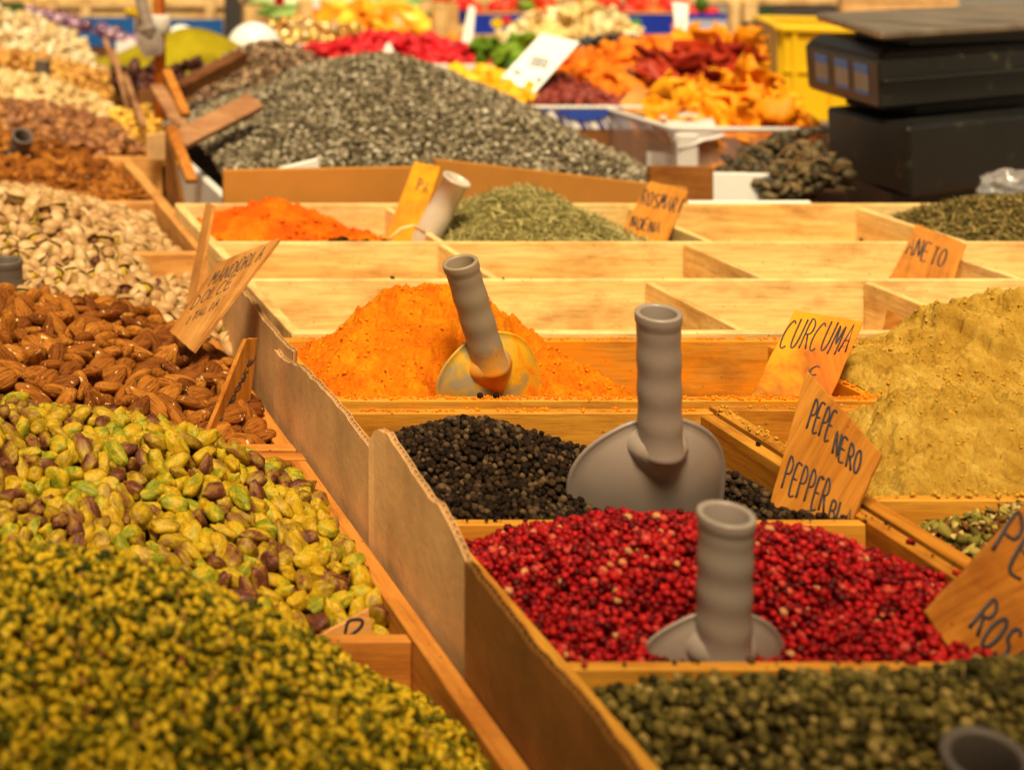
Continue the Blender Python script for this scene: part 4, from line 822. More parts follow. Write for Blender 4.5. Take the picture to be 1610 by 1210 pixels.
# ------------------------------------------------------------------ middle ground: seed heap, boards, tubs, boxes
fse = Field([(.56,2.62,-.005),(.62,2.62,.0),(.8,2.60,.012),(1.0,2.60,.010),(1.15,2.60,-.008),(1.30,2.62,-.05),(.537,2.8,.02),(.62,3.0,.048),(.58,3.3,.010),(.75,2.9,.086),(.81,3.12,.130),(.927,3.18,.167),(1.028,3.13,.152),(1.10,3.03,.124),(1.18,2.93,.075),(1.20,2.8,.052),(1.29,2.75,.0),(1.40,2.75,-.06),(1.4,3.1,-.03),(1.45,3.4,-.05),(1.25,3.25,.06),(1.2,3.45,.03),(.9,3.45,.085),(.72,3.3,.065),(.6,3.5,.02)], amp=.012, freq=12, seed=17)
SE = attr_mat('seeds', [(0, (.04, .030, .014)), (.3, (.125, .096, .052)), (.6, (.27, .215, .13)), (.88, (.50, .42, .29)), (1, (.70, .64, .52))], rough=.6, spec=.3, nscale=120, nmix=.5, bstr=.4)
sdt = bumpy(1, .3, 1.5)
grains('seed_heap', 'large grey heap of mixed seeds behind the cardboard boards', 'seeds', fse, (.55, 1.42, 2.585, 3.45), .0076, sdt, (.0056, .0032, .0022), SE, 71, layers=2, tilt=.7, sheet=SE)
fsb = Field([(.70,3.5,.02),(.764,3.6,.08),(.86,3.7,.146),(.96,3.7,.118),(1.08,3.7,.05),(.66,3.7,.02),(.8,3.9,.07),(1.15,3.6,.02),(.65,3.45,.0),(1.15,3.9,.0),(.66,3.95,.0),(.95,3.92,.05)], amp=.012, freq=12, seed=18)
SE2 = attr_mat('brown_seeds', [(0, (.05, .028, .014)), (.5, (.22, .13, .07)), (.88, (.48, .31, .18)), (1, (.7, .52, .34))], rough=.6, spec=.3, nscale=120, nmix=.5, bstr=.4)
grains('brown_seed_heap', 'smaller brownish seed heap behind the left flank of the grey seeds', 'seeds', fsb, (.62, 1.15, 3.46, 3.95), .0125, sdt, (.010, .0055, .0040), SE2, 72, layers=2, tilt=.7, sheet=SE2)
def slab(name, label, quad, th, m, cat, group=None, parent=None, bevel=.001):
    TL, TR, BR, BL = [Vector(q) for q in quad]; n = (TR-TL).cross(BL-TL).normalized()
    if n.y < 0: n = -n
    mb = MB().prism([TL, TR, BR, BL], [p + n*th for p in (TL, TR, BR, BL)])
    if parent: return part(mb, name, m, parent, bevel=bevel)
    o = mb.build(name, m, bevel=bevel, loc=tuple(BL)); return tag(o, label, cat, group)
slab('fibreboard_panel', 'long brown board standing behind the paprika and tube scoop', [W(352,268,2.48), W(686,262,2.49), W(686,345,2.49), W(352,345,2.48)], .012, BOARD, 'board')
slab('fibreboard_panel', 'sloping brown board standing behind the rosemary', [W(684,250,2.54), W(1082,296,2.52), W(1082,345,2.52), W(684,345,2.54)], .012, BOARD, 'board')
sb = empty('seed_box', (.53, 2.57, BZ), 'white foam box under the grey seed heap', 'box')
zz_ = lambda py, Y: CZ - (py - Y0) * Y / F
part(MB().box((.535, 2.57, BZ), (.60, 2.585, ZR+.0)), 'front_wall', WHITEP, sb, bevel=.004)
part(MB().box((.61, 2.572, BZ), (1.50, 2.584, ZR-.02)), 'front_rail', WHITEP, sb, bevel=.004)
part(MB().box((.535, 2.5855, BZ), (.55, 3.455, ZR-.02)), 'side_wall', WHITEP, sb, bevel=.004)
slab('flap', None, [W(425,268,2.562), W(500,249,2.562), W(506,272,2.562), W(425,300,2.562)], .006, WHITEP, '', parent=sb, bevel=.002)
# loose planks, slats and the post among the seeds
def plank(label, a, b, w, t, m, up=Vector((0, 0, 1)), name='loose_plank', cat='plank', group='loose wooden planks', tip=0):
    a, b = Vector(a), Vector(b); d = (b - a).normalized(); s = d.cross(up).normalized(); n = s.cross(d)
    lo = [a - s*w/2 - n*t/2, a + s*w/2 - n*t/2, a + s*w/2 + n*t/2, a - s*w/2 + n*t/2]; mb = MB().prism(lo, [p + (b-a) for p in lo])
    return tag(mb.build(name, m, bevel=.0015, loc=tuple(a)), label, cat, group)
plank('short weathered plank lying on the left flank of the grey seeds', W(280,222,2.76), W(402,160,2.86), .040, .014, OLDW, up=Vector((.1, -.6, .8)))
plank('dark brown board edge between yellow powder and brown seeds', W(282,142,3.36), W(382,90,3.46), .030, .030, DARKW, up=Vector((0, -.2, 1)))
plank('thin wooden slat leaning against the post, upper one', W(262,112,3.02), W(292,182,2.9), .018, .012, WZ_NUT, group='slats leaning at the post')
plank('thin wooden slat leaning at the foot of the post, lower one', W(268,200,2.72), W(302,286,2.62), .02, .010, WZ_NUT, group='slats leaning at the post')
plank('brown slat leaning left of the post above the far almonds', W(246,135,3.2), W(285,200,3.05), .03, .008, OLDW, group='slats leaning at the post')
plank('thin leaning slat at the right end of the candied nuts', W(165,62,4.2), W(196,150,3.85), .013, .01, OLDW, group='slats beside the left heaps')
plank('pale leaning slat at the right end of the blanched almonds', W(178,82,3.95), W(204,178,3.5), .013, .01, OLDW, group='slats beside the left heaps')
plank('short leaning slat nearest to the far almonds', W(196,118,3.7), W(226,200,3.1), .013, .01, OLDW, group='slats beside the left heaps')
p0 = W(252, 175, 3.32)
po = empty('stall_post', (p0.x, p0.y, BZ), 'round orange-brown wooden post rising beyond the top edge, with a scoop hung on it', 'post')
part(MB().tube([(p0.x, 3.32, BZ), (p0.x-.002, 3.32, 1.1), (p0.x, 3.321, 1.75)], [.0135, .0125, .0125], 14), 'pole', wood('post_wood', srgb(206, 120, 44), srgb(184, 96, 30), srgb(150, 72, 24), axis='z'), po, smooth=True)
part(MB().lathe(Matrix.Translation((p0.x, 3.32, W(0,38,3.32).z)), [(.018, -.02), (.022, -.012), (.022, .012), (.018, .02), (.0125, .02)], 20), 'cord_wrap', plain('cord', (.62, .56, .5, 1), rough=.9, bstr=.6), po, smooth=True)
scoop('grey scoop hanging upside down beside the wooden post', W(216, -25, 3.30), W(236, 62, 3.285), .0125, .026, GREY, base_frac=.8)
# white box, tubs and printed carton on the right
BROWNC = plain('brown_carton', srgb(132, 84, 46), rough=.8, spec=.15, nscale=5, var=.2)
ct = empty('printed_carton', (1.36, 3.4, BZ), 'brown carton with blue and white printed rim holding dates and yellow ginger', 'carton')
xa, xb = W(800,0,3.38).x, W(1060,0,3.38).x
part(MB().box((xa, 3.38, W(0,203,3.38).z), (xb, 3.386, W(0,172,3.38).z)), 'printed_rim', PAPER, ct); prm = COL.objects[-1]
STRP = plain('stripe_print', (.08, .07, .26, 1), rough=.6)
for i in range(9):
    for off, wd in ((0, 9), (13, 3.5)):
        q_ = [W(px_, py_, 3.379) for px_, py_ in ((812+i*29+off, 174), (812+i*29+off+wd, 174), (828+i*29+off+wd, 202.5), (828+i*29+off, 202.5))]
        part(MB().prism(q_, [p + Vector((0, .0009, 0)) for p in q_]), 'printed_stripe', STRP, prm)
part(MB().box((xa, 3.3815, BZ), (xb, 3.3875, W(0,203.5,3.38).z)), 'front_panel', BROWNC, ct)
part(MB().box((xa, 3.3765, W(0,171,3.38).z), (xb+.01, 3.395, W(0,167,3.38).z)), 'white_lip', WHITEP, ct, bevel=.0015)
BLUE = plain('blue_print', (.03, .07, .42, 1), rough=.5, var=.1)
for cx, r_ in ((838, 26), (920, 40), (1010, 26)):
    c = W(cx, 173, 3.3765); k = 20; lo = []
    for i in range(k + 1):
        a = math.pi + math.pi * i / k; lo.append(Vector((c.x + r_*.00138*math.cos(a), 3.3765, c.z + r_*.00138*.42*math.sin(a))))
    part(MB().prism(lo, [p + Vector((0, .0015, 0)) for p in lo]), 'printed_oval', BLUE, prm)
part(MB().box((xa, 3.40, BZ), (xa+.006, 3.9, ZR+.01)), 'side_panel', BROWNC, ct); part(MB().box((xb-.006, 3.40, BZ), (xb, 3.9, ZR+.01)), 'side_panel', BROWNC, ct)
tr = empty('foam_tray', W(930,160,3.6), 'white foam tray behind the dates in the printed carton', 'tray')
a, b2 = W(872,146,3.78), W(1000,146,3.78)
part(MB().box((a.x, 3.60, ZR-.03), (b2.x, 3.605, ZR+.018)), 'front_wall', WHITEP, tr, bevel=.002); part(MB().box((a.x, 3.6055, ZR-.03), (b2.x, 3.92, ZR-.022)), 'base_panel', WHITEP, tr)
part(MB().box((a.x, 3.915, ZR-.02), (b2.x, 3.92, ZR+.018)), 'back_wall', WHITEP, tr)
slab('wooden_block', 'small brown wooden box end behind the empty right compartments', [W(1022,262,2.62), W(1122,263,2.62), W(1122,345,2.62), W(1022,345,2.62)], .012, wood('brown_block', srgb(150, 96, 44), srgb(124, 74, 30), srgb(92, 52, 20)), 'box')
slab('white_box', 'white box side behind the empty right compartments', [W(1118,272,2.66), W(1218,274,2.66), W(1218,345,2.66), W(1118,345,2.66)], .01, PAPER, 'box')
slab('white_box', 'small white carton side above the brown box end', [W(1020,240,3.2), W(1062,243,3.2), W(1062,268,3.2), W(1020,268,3.2)], .01, PAPER, 'box')
# translucent tub for the dried mango
CLEAR = plain('translucent_tub', (.82, .72, .66, 1), rough=.25, trans=.8, alpha=.55, var=.03)
MILKY = plain('milky_rim', (.78, .72, .70, 1), rough=.35, trans=.2, var=.03)
tb = empty('plastic_tub', W(1180,275,3.05), 'translucent plastic tub full of dried mango beside the scale', 'tub')
a, b2 = W(1060,182,3.1), W(1300,218,3.1)
x0_, x1_ = W(1062,0,3.1).x, W(1312,0,3.1).x; zt, zb_ = W(0,206,3.1).z, W(0,290,3.1).z
part(MB().box((x0_, 3.10, zb_), (x1_, 3.104, zt)), 'front_wall', CLEAR, tb, bevel=.001)
part(MB().box((x0_-.004, 3.105, zb_), (x0_, 3.62, zt)), 'side_wall', CLEAR, tb); part(MB().box((x1_, 3.105, zb_), (x1_+.004, 3.62, zt)), 'side_wall', CLEAR, tb)
part(MB().tube([(x0_-.004, 3.62, zt+.004), (x0_-.006, 3.096, zt+.004), (x1_+.006, 3.096, zt+.002), (x1_+.006, 3.62, zt+.002)], .006, 8), 'rim', MILKY, tb, smooth=True)
part(MB().box((x0_-.002, 3.085, zb_+.02), (x0_+.040, 3.098, zt-.004)), 'corner_grip', MILKY, tb, bevel=.004)
# crumpled white liner sheet draped over the tub corner
sh = MB(); vs = []; n1, n2 = 26, 16
P00, P10, P11, P01 = W(1022,170,3.36), W(1072,172,3.30), W(1140,215,3.085), W(1068,232,3.08)
for j in range(n2):
    for i in range(n1):
        s, t = i/(n1-1), j/(n2-1); p = P00.lerp(P10, s).lerp(P01.lerp(P11, s), t); p = p + Vector((0, -.006, .012)) * math.sin(math.pi*t) + Vector((.3, -.6, 1)) * .010 * mnoise.noise(p * 22)
        vs.append(p)
sh.add(vs, [(j*n1+i, j*n1+i+1, (j+1)*n1+i+1, (j+1)*n1+i) for j in range(n2-1) for i in range(n1-1)])
o = sh.build('liner_sheet', plain('liner_plastic', (.82, .76, .74, 1), rough=.3, trans=.3, var=.03), smooth=True); so = o.modifiers.new('thick', 'SOLIDIFY'); so.thickness = .0012
tag(o, 'crumpled white plastic liner hanging over the left corner of the mango tub', 'plastic sheet')

# ------------------------------------------------------------------ dried fruit pieces
def curl(L, Wd, bend, th, seed, nu=14, nv=8, wav=.25, side=.3):
    V = []; rs = random.Random(seed)
    for sgn in (1, -1):
        for j in range(nv+1):
            for i in range(nu+1):
                s, t = i/nu*2-1, j/nv*2-1; edge = math.sqrt(max(0, 1 - abs(s)**4)); a = s*bend/2 if bend else 0
                R_ = L/bend; x = R_*math.sin(a); z = R_*(1-math.cos(a)); wd = Wd/2*(edge*.92+.08)*(1+.2*mnoise.noise(Vector((s*2, seed, 0))))
                y = t*wd; z2 = z + side*Wd*t*t*.5; nn = mnoise.noise(Vector((s*2.3+seed, t*1.6, 3)))*wav*Wd
                tt = th/2*sgn*(1-.8*max(abs(s), abs(t))**4); V.append((x - math.sin(a)*(tt), y, z2 + nn + math.cos(a)*tt))
    m_ = (nu+1)*(nv+1); Fc = []
    for k in (0, 1):
        for j in range(nv):
            for i in range(nu):
                a = k*m_ + j*(nu+1)+i; f = (a, a+1, a+nu+2, a+nu+1); Fc.append(f if k == 0 else f[::-1])
    ed = [i for i in range(nu+1)] + [(j+1)*(nu+1)-1 for j in range(1, nv+1)] + [nv*(nu+1)+i for i in range(nu-1, -1, -1)] + [j*(nu+1) for j in range(nv-1, 0, -1)]
    for i in range(len(ed)): a, b = ed[i], ed[(i+1) % len(ed)]; Fc.append((a+m_, b+m_, b, a))
    return V, Fc
def curl_meshes(name, m, L, Wd, bend, th, n=6, **k):
    out = []
    for s in range(n):
        r = random.Random(s*7+3); V, Fc = curl(L*r.uniform(.8, 1.2), Wd*r.uniform(.8, 1.15), bend*r.uniform(.6, 1.3), th, s*5.3, **k); mb = MB(); mb.add(V, Fc); out.append(mb.mesh(name, m, True))
    return out
def pieces(name, label, cat, group, f, reg, d, ms, seed, tilt=.8, layers=(0, .6), T_=.012, sj=.12, n_max=300, bed=None, filt=None):
    rs = np.random.default_rng(seed); tot = 0
    for Lr in layers:
        q = poisson(reg, d, rs)
        if filt is not None: q = q[filt(q[:, 0], q[:, 1])]
        P = np.column_stack([q, f(q[:, 0], q[:, 1]) - Lr*T_ + rs.normal(0, T_*.15, len(q))]); P = P[inview(P, 40)]; P = P[np.argsort(P[:, 1])]
        R = rotmats(len(P), rs, f.normal(P[:, 0], P[:, 1], .02), tilt)
        for k in range(len(P)):
            if tot >= n_max: break
            tot += 1; o = newobj(name, ms[rs.integers(len(ms))]); s = max(.7, 1 + rs.normal(0, sj)); r = R[k]
            o.matrix_world = Matrix.Translation(P[k]) @ Matrix([[*r[0], 0], [*r[1], 0], [*r[2], 0], [0, 0, 0, 1]]) @ Matrix.Diagonal((s, s, s, 1)); tag(o, label, cat, group)
    if bed:
        o = heap_sheet(name + '_bed', f, reg, bed, .02, drop=T_*(layers[-1] + .8)); tag(o, group + ', mass underneath', cat, None, 'stuff')
def fruit_mat(name, c1, c2, c3, rough=.45, sss=.15, obj=True):
    return attr_mat(name, [(0, c1), (.5, c2), (1, c3)], rough=rough, spec=.22, nscale=40, nmix=.35, bstr=.4, bscale=90, sss=0, obj=obj, dist=.003, dark=(.7, .45, .3))
MG = fruit_mat('dried_mango', (.70, .21, .003), (.86, .31, .004), (.95, .42, .009), rough=.55)
AP = fruit_mat('dried_apricot', (.60, .12, .003), (.78, .19, .004), (.86, .28, .008), rough=.55)
MGT = 1
PA = fruit_mat('dried_papaya', (.16, .008, .003), (.30, .016, .004), (.46, .04, .006), rough=.5)
fmg = Field([(1.60,3.14,-0.0180),(1.92,3.14,-0.0180),(1.60,3.25,0.0120),(1.75,3.25,0.0370),(1.9,3.3,0.0370),(1.98,3.3,0.0020),(1.85,3.42,0.0770),(1.99,3.5,0.0800),(2.05,3.4,0.0220),(1.93,3.6,0.1020),(2.02,3.8,0.1400),(1.9,3.8,0.1170),(2.14,3.8,0.0820),(2.2,3.6,0.0220),(2.0,4.0,0.0720),(2.2,4.0,0.0120),(1.75,3.45,0.0420),(1.6,3.4,0.0120)], amp=.02, freq=6, seed=31)
pieces('dried_mango', 'curled yellow-orange slice of dried mango heaped left of the scale', 'dried mango', 'dried mango slices in and above the tub', fmg, (1.59, 2.22, 3.13, 4.0), .070, curl_meshes('dried_mango', MG, .115, .074, 2.9, .011, 7, wav=.45), 81, tilt=.9, layers=(0, .8, 1.6), T_=.03, bed=None,
       filt=lambda x, y: (x > 1.59 + np.maximum(y - 3.3, 0) * .62) & (x < 1.88 + np.maximum(y - 3.3, 0) * .40) & ~((x > 1.80) & (x < 2.02) & (y > 3.52) & (y < 3.74)))
pieces('dried_papaya', 'dark red slice of dried papaya among the mango', 'dried papaya', 'dark red papaya slices', fmg, (1.66, 2.02, 3.42, 3.74), .055, curl_meshes('dried_papaya', PA, .12, .040, 1.0, .014, 4), 82, tilt=.5, layers=(-.1, .8), filt=lambda x, y: (x > 1.66 + (y-3.42)*.3) & (x < 1.78 + (y-3.42)*.85), T_=.02)
rs_ = np.random.default_rng(77); mm_ = curl_meshes('dried_mango', MG, .085, .055, 2.4, .010, 5, wav=.4)
for k in range(70):
    o = newobj('dried_mango', mm_[k % 5]); o.location = (rs_.uniform(1.62, 1.885), rs_.uniform(3.145, 3.20), ZR + rs_.uniform(-.095, .0)); o.rotation_euler = tuple(rs_.uniform(-3, 3, 3)); tag(o, 'orange slice of dried mango seen through the translucent tub wall', 'dried mango', 'dried mango slices behind the tub wall')
fap = Field([(1.66,3.66,0.0000),(1.80,3.68,0.0300),(1.727,3.9,0.0460),(1.89,4.1,0.0820),(2.008,4.1,0.1080),(1.9,3.85,0.0600),(1.75,4.1,0.0500),(1.95,4.35,0.0500),(1.7,4.3,0.0200),(2.1,4.2,0.0900)], amp=.015, freq=8, seed=32)
pieces('dried_apricot', 'orange dried apricot heaped behind the blank wooden card', 'dried apricot', 'dried apricots beside the mango', fap, (1.68, 2.05, 3.66, 4.3), .048, curl_meshes('dried_apricot', AP, .055, .048, 1.2, .016, 5, wav=.2), 83, tilt=.6, layers=(0, .9), T_=.018, bed=AP, filt=lambda x, y: x < 1.86 + (y-3.66)*.35)
pieces('candied_orange', 'long orange candied strip left of the papaya', 'candied fruit', 'orange strips in front of the apricots', Field([(1.58,3.45,.0),(1.72,3.45,.015),(1.62,3.65,.03),(1.78,3.65,.05)], seed=2), (1.61, 1.74, 3.46, 3.66), .045, curl_meshes('candied_orange', AP, .12, .035, .8, .012, 3), 84, tilt=.3, layers=(0,), T_=.02, bed=None)
plank('dark brown wooden slat lying between apricots and orange strips', W(985,120,3.78), W(1052,84,3.95), .03, .012, DARKW, up=Vector((0, -.5, .8)))
YG = fruit_mat('candied_ginger', (.80, .42, .010), (.86, .50, .018), (.90, .56, .03))
fyg = Field([(1.26,3.5,0.0420),(1.30,3.5,0.0670),(1.36,3.5,0.0670),(1.42,3.45,0.0370),(1.46,3.42,-0.0080),(1.2,3.6,0.0720),(1.3,3.7,0.0820),(1.45,3.7,0.0320)], amp=.01, freq=12, seed=33)
pieces('candied_ginger', 'bright yellow candied fruit piece between seed heap and white price card', 'candied fruit', 'yellow candied fruit pieces', fyg, (1.27, 1.45, 3.42, 3.60), .045, curl_meshes('candied_ginger', YG, .065, .055, .9, .022, 4, wav=.2), 85, tilt=.5, layers=(0, .8), T_=.02, bed=YG)
DT = fruit_mat('dried_cranberry', (.10, .012, .010), (.17, .022, .016), (.26, .05, .035))
fdt = Field([(1.36,3.43,.03),(1.45,3.43,.05),(1.52,3.43,.035),(1.60,3.43,.02),(1.45,3.58,.07),(1.36,3.58,.05),(1.62,3.58,.02)], amp=.01, freq=14, seed=34)
grains('dried_cranberries', 'dark red dried berries in the printed carton below the white price card', 'dried fruit', fdt, (1.365, 1.66, 3.395, 3.59), .022, bumpy(2, .4, 1.6), (.018, .012, .010), DT, 86, layers=2, tilt=.8, sheet=DT)
GN = fruit_mat('green_fruit', (.04, .11, .008), (.11, .22, .010), (.22, .34, .02))
fgn = Field([(1.406,4.2,0.0040),(1.50,4.2,0.0290),(1.56,4.3,0.0470),(1.667,4.3,0.0730),(1.72,4.3,0.0730),(1.757,4.1,0.0070),(1.741,3.95,-0.0260),(1.6,4.0,0.0040),(1.45,4.0,-0.0260),(1.5,4.5,0.0040),(1.75,4.5,0.0340),(1.85,4.25,0.0040)], amp=.015, freq=8, seed=35)
pieces('green_kiwi_slice', 'bright green candied fruit slice behind the tilted white price card', 'dried fruit', 'green dried fruit slices', fgn, (1.38, 1.84, 3.93, 4.5), .070, curl_meshes('green_kiwi_slice', GN, .095, .085, 1.1, .010, 6, wav=.35), 87, tilt=.6, layers=(0, .9), T_=.02, bed=GN)
PY = fruit_mat('pale_fruit_chips', (.74, .52, .18), (.84, .68, .34), (.90, .80, .52))
fpy = Field([(1.90,4.75,.05),(1.978,4.75,.120),(2.07,4.75,.152),(2.152,4.75,.135),(2.21,4.75,.06),(2.26,4.75,.02),(2.0,4.5,.05),(1.85,4.5,.03),(2.25,4.5,.02),(1.9,5.0,.03),(2.05,5.05,.08),(2.3,5.05,.03)], amp=.02, freq=8, seed=36)
pieces('pale_fruit_chip', 'pale yellow dried fruit chip in the light heap before the blue crate', 'dried fruit', 'pale yellow dried fruit chips', fpy, (1.80, 2.26, 4.45, 5.0), .055, curl_meshes('pale_fruit_chip', PY, .07, .065, 1.8, .006, 6, wav=.3), 88, tilt=.9, layers=(0, .8), T_=.025, bed=PY)
RS = attr_mat('black_raisins', [(0, (.008, .008, .012)), (.7, (.03, .028, .038)), (1, (.16, .16, .2))], rough=.4, spec=.6, nscale=80, bstr=.5)
frs = Field([(1.85,4.4,.06),(1.97,4.4,.088),(2.065,4.4,.09),(1.88,4.25,.02),(2.07,4.25,.03),(1.9,4.5,.06),(2.1,4.45,.07)], amp=.008, freq=16, seed=37)
grains('black_raisins', 'small dark heap of raisins between green slices and apricots', 'dried fruit', frs, (1.84, 2.1, 4.25, 4.46), .02, bumpy(1, .5, 1.6), (.016, .011, .010), RS, 89, layers=2, sheet=RS)
RD = fruit_mat('red_cherries', (.38, .006, .012), (.60, .010, .020), (.74, .04, .05), rough=.35, obj=False)
frd = Field([(0,0,-0.0120),(1,0,-0.0120),(0,1,-0.0120)], amp=.012, freq=9, seed=38)
frd = Field([(1.15,4.25,.045),(1.22,4.35,.075),(1.35,4.4,.094),(1.45,4.4,.092),(1.56,4.35,.065),(1.62,4.3,.04),(1.2,4.2,.035),(1.55,4.2,.035),(1.2,4.6,.04),(1.5,4.6,.05)], amp=.012, freq=9, seed=38)
grains('red_candied_fruit', 'bright red candied fruit heap beyond the seed heap', 'dried fruit', frd, (1.16, 1.60, 4.17, 4.55), .026, bumpy(2, .5, 1.6), (.022, .013, .010), RD, 90, layers=2, tilt=.8, sheet=RD)
frt = empty('white_tray', (1.12, 4.14, BZ), 'long white tray under the bright red fruit', 'tray')
part(MB().box((1.12, 4.145, BZ), (1.64, 4.152, ZR+.045)), 'front_wall', WHITEP, frt, bevel=.002); part(MB().box((1.12, 4.153, BZ+.0), (1.64, 4.60, BZ+.008)), 'base_panel', WHITEP, frt)
# curled dark dried fruit in front of the scale
HB = attr_mat('dried_limes', [(0, (.025, .018, .008)), (.5, (.07, .05, .018)), (1, (.20, .13, .05))], rough=.6, spec=.4, nscale=90, bstr=.6)
fhb = Field([(1.46,2.66,.0),(1.53,2.70,.03),(1.58,2.76,.055),(1.64,2.76,.05),(1.47,2.8,.0),(1.60,2.60,.0),(1.68,2.60,-.02),(1.45,2.58,-.02),(1.55,2.6,-.002)], amp=.008, freq=16, seed=39)
grains('dried_rosehips', 'heap of dark curled dried fruits with thin stalks at the foot of the scale', 'dried fruit', fhb, (1.455, 1.60, 2.62, 2.80), .018, nut_tmpl(2, .028, .017, .012, taper=.3, amp=.6, fr=1.8), (1, 1, 1), HB, 91, layers=2, tilt=.9, sheet=HB)
st = MB(); rsx = random.Random(9)
for i in range(22):
    a = Vector((rsx.uniform(1.46, 1.575), rsx.uniform(2.62, 2.72), ZR + rsx.uniform(0, .05))); d = Vector((rsx.uniform(-1, 1), rsx.uniform(-.5, .5), rsx.uniform(-.2, .8))).normalized() * .035
    st.tube([a, a + d*.5 + Vector((0, 0, .004)), a + d], .0011, 5)
tag(st.build('dried_stalks', plain('stalk', (.30, .17, .07, 1), rough=.8)), 'thin brown stalks sticking out of the dark dried fruits', 'stalks', None, 'stuff')

# ------------------------------------------------------------------ black table scale at the right
BLK = plain('black_plastic', (.014, .013, .012, 1), rough=.36, nscale=5, var=.35, bstr=.12, bscale=120, spots=.22)
STEEL = plain('worn_steel', (.34, .26, .19, 1), rough=.42, nscale=9, var=.45, metallic=.55, spots=.4, bstr=.15)
sc = empty('table_scale', (1.66, 2.6, BZ), 'large black table scale with worn steel tray and three blue labels', 'scale')
def prism_z(plan, z0, z1, shrink0=1.0, shrink1=1.0):
    c = sum((Vector((x, y, 0)) for x, y in plan), Vector()) / len(plan)
    lo = [Vector((c.x + (x-c.x)*shrink0, c.y + (y-c.y)*shrink0, z0)) for x, y in plan]; hi = [Vector((c.x + (x-c.x)*shrink1, c.y + (y-c.y)*shrink1, z1)) for x, y in plan]
    return MB().prism(lo, hi)
zl = lambda py, Y: W(0, py, Y).z
def rect(p0, p1, pr):          # corner, left-back corner, right corner -> parallelogram
    p0, p1, pr = Vector(p0), Vector(p1), Vector(pr); return [tuple(p0), tuple(pr), tuple(pr + p1 - p0), tuple(p1)]
XY = lambda px, Y: ((px - X0) * Y / F, Y)
low = rect(XY(1428, 2.56), XY(1298, 2.82), XY(1720, 2.79))
part(prism_z(low, zl(314, 2.56), zl(200, 2.56), .965, 1.0), 'lower_housing', BLK, sc, bevel=.006)
foot = rect(XY(1400, 2.62), XY(1330, 2.80), XY(1650, 2.79)); part(prism_z(foot, BZ, zl(314.5, 2.56)), 'foot', BLK, sc)
neck = rect(XY(1440, 2.70), XY(1330, 2.84), XY(1640, 2.84)); part(prism_z(neck, zl(199, 2.56)+.0005, zl(176, 2.60)), 'neck', BLK, sc)
upp = rect(XY(1381, 2.60), XY(1264, 2.92), XY(1720, 2.88)); z0u, z1u = zl(176, 2.60)+.001, zl(94, 2.60)
part(prism_z(upp, z0u, z1u, .975, 1.0), 'upper_housing', BLK, sc, bevel=.006); uh = sc.children[-1] if False else [c for c in bpy.data.objects if c.name.startswith('upper_housing')][0]
z2u = zl(79, 2.60); part(prism_z(upp, z1u+.0006, z2u, .992, .90), 'upper_cover', BLK, sc, bevel=.006)
c_ = sum((Vector((*p, 0)) for p in upp), Vector()) / 4; pa, pb = [c_ + (Vector((*p, 0)) - c_) * .985 for p in (upp[0], upp[1])]; no = Vector((pb.y-pa.y, pa.x-pb.x, 0)).normalized()
part(MB().prism([pa + Vector((0, 0, z0u+.046)), pb + Vector((0, 0, z0u+.046)), pb + no*.012 + Vector((0, 0, z0u+.046)), pa + no*.012 + Vector((0, 0, z0u+.046))], [pa + Vector((0, 0, z0u+.054)), pb + Vector((0, 0, z0u+.054)), pb + no*.012 + Vector((0, 0, z0u+.052)), pa + no*.012 + Vector((0, 0, z0u+.052))]), 'ledge', BLK, sc, bevel=.002)
tray = rect(XY(1386, 2.58), XY(1283, 3.02), XY(1760, 2.90)); z0t, z1t = zl(64, 2.58), zl(50, 2.58)
part(prism_z(tray, z0t, z1t), 'steel_tray', STEEL, sc, bevel=.004)
sup = rect(XY(1430, 2.68), XY(1345, 2.86), XY(1650, 2.84)); part(prism_z(sup, z2u-.002, z0t-.0005, 1, 1), 'tray_support', BLK, sc)
# labels on the left face of the housing
LBL = plain('blue_label', (.06, .24, .75, 1), rough=.4, var=.08); LBC = plain('pale_label', (.46, .36, .30, 1), rough=.5)
e0, e1 = Vector((*upp[0], 0)), Vector((*upp[3], 0)); cen = sum((Vector((*p, 0)) for p in upp), Vector())/4
for i, s in enumerate((.22, .48, .76)):
    def fp_(s_, z_):
        base = e0.lerp(e1, s_); tt = (z_ - z0u) / (z1u - z0u); k = .975 + .025*tt; q = cen + (base - cen)*k; nn = Vector((e0.y-e1.y, e1.x-e0.x, 0)).normalized()
        if nn.x > 0: nn = -nn
        return Vector((q.x, q.y, z_)) + nn*.0012
    za, zb2, zc, zd = z0u+.020, z0u+.027, z1u-.030, z1u-.014
    for (u, v, m_) in ((za, zb2, LBL), (zb2+.0003, zc, LBC), (zc+.0003, zd, LBL)):
        p = [fp_(s-.085, u), fp_(s+.085, u), fp_(s+.085, v), fp_(s-.085, v)]; off = Vector((.0009, 0, 0)); part(MB().prism(p, [q + off for q in p]), 'label', m_, uh)
# clear bag by the scale
bag = MB(); vv, ff = ico(4); bp = W(1600, 300, 2.50); nv_ = []
for p in vv:
    k = 1 + .30*mnoise.noise(Vector(p)*2.4) + .16*mnoise.noise(Vector(p)*6); nv_.append((bp.x + p[0]*.045*k, bp.y + .015 + p[1]*.028*k, bp.z + .002 + p[2]*.028*k))
bag.add(nv_, ff.tolist()); o = bag.build('plastic_bag', plain('bag_film', (.85, .85, .88, 1), rough=.12, trans=.75, alpha=.6, var=.02), smooth=True); tag(o, 'crumpled clear plastic bag in front of the black scale', 'bag')

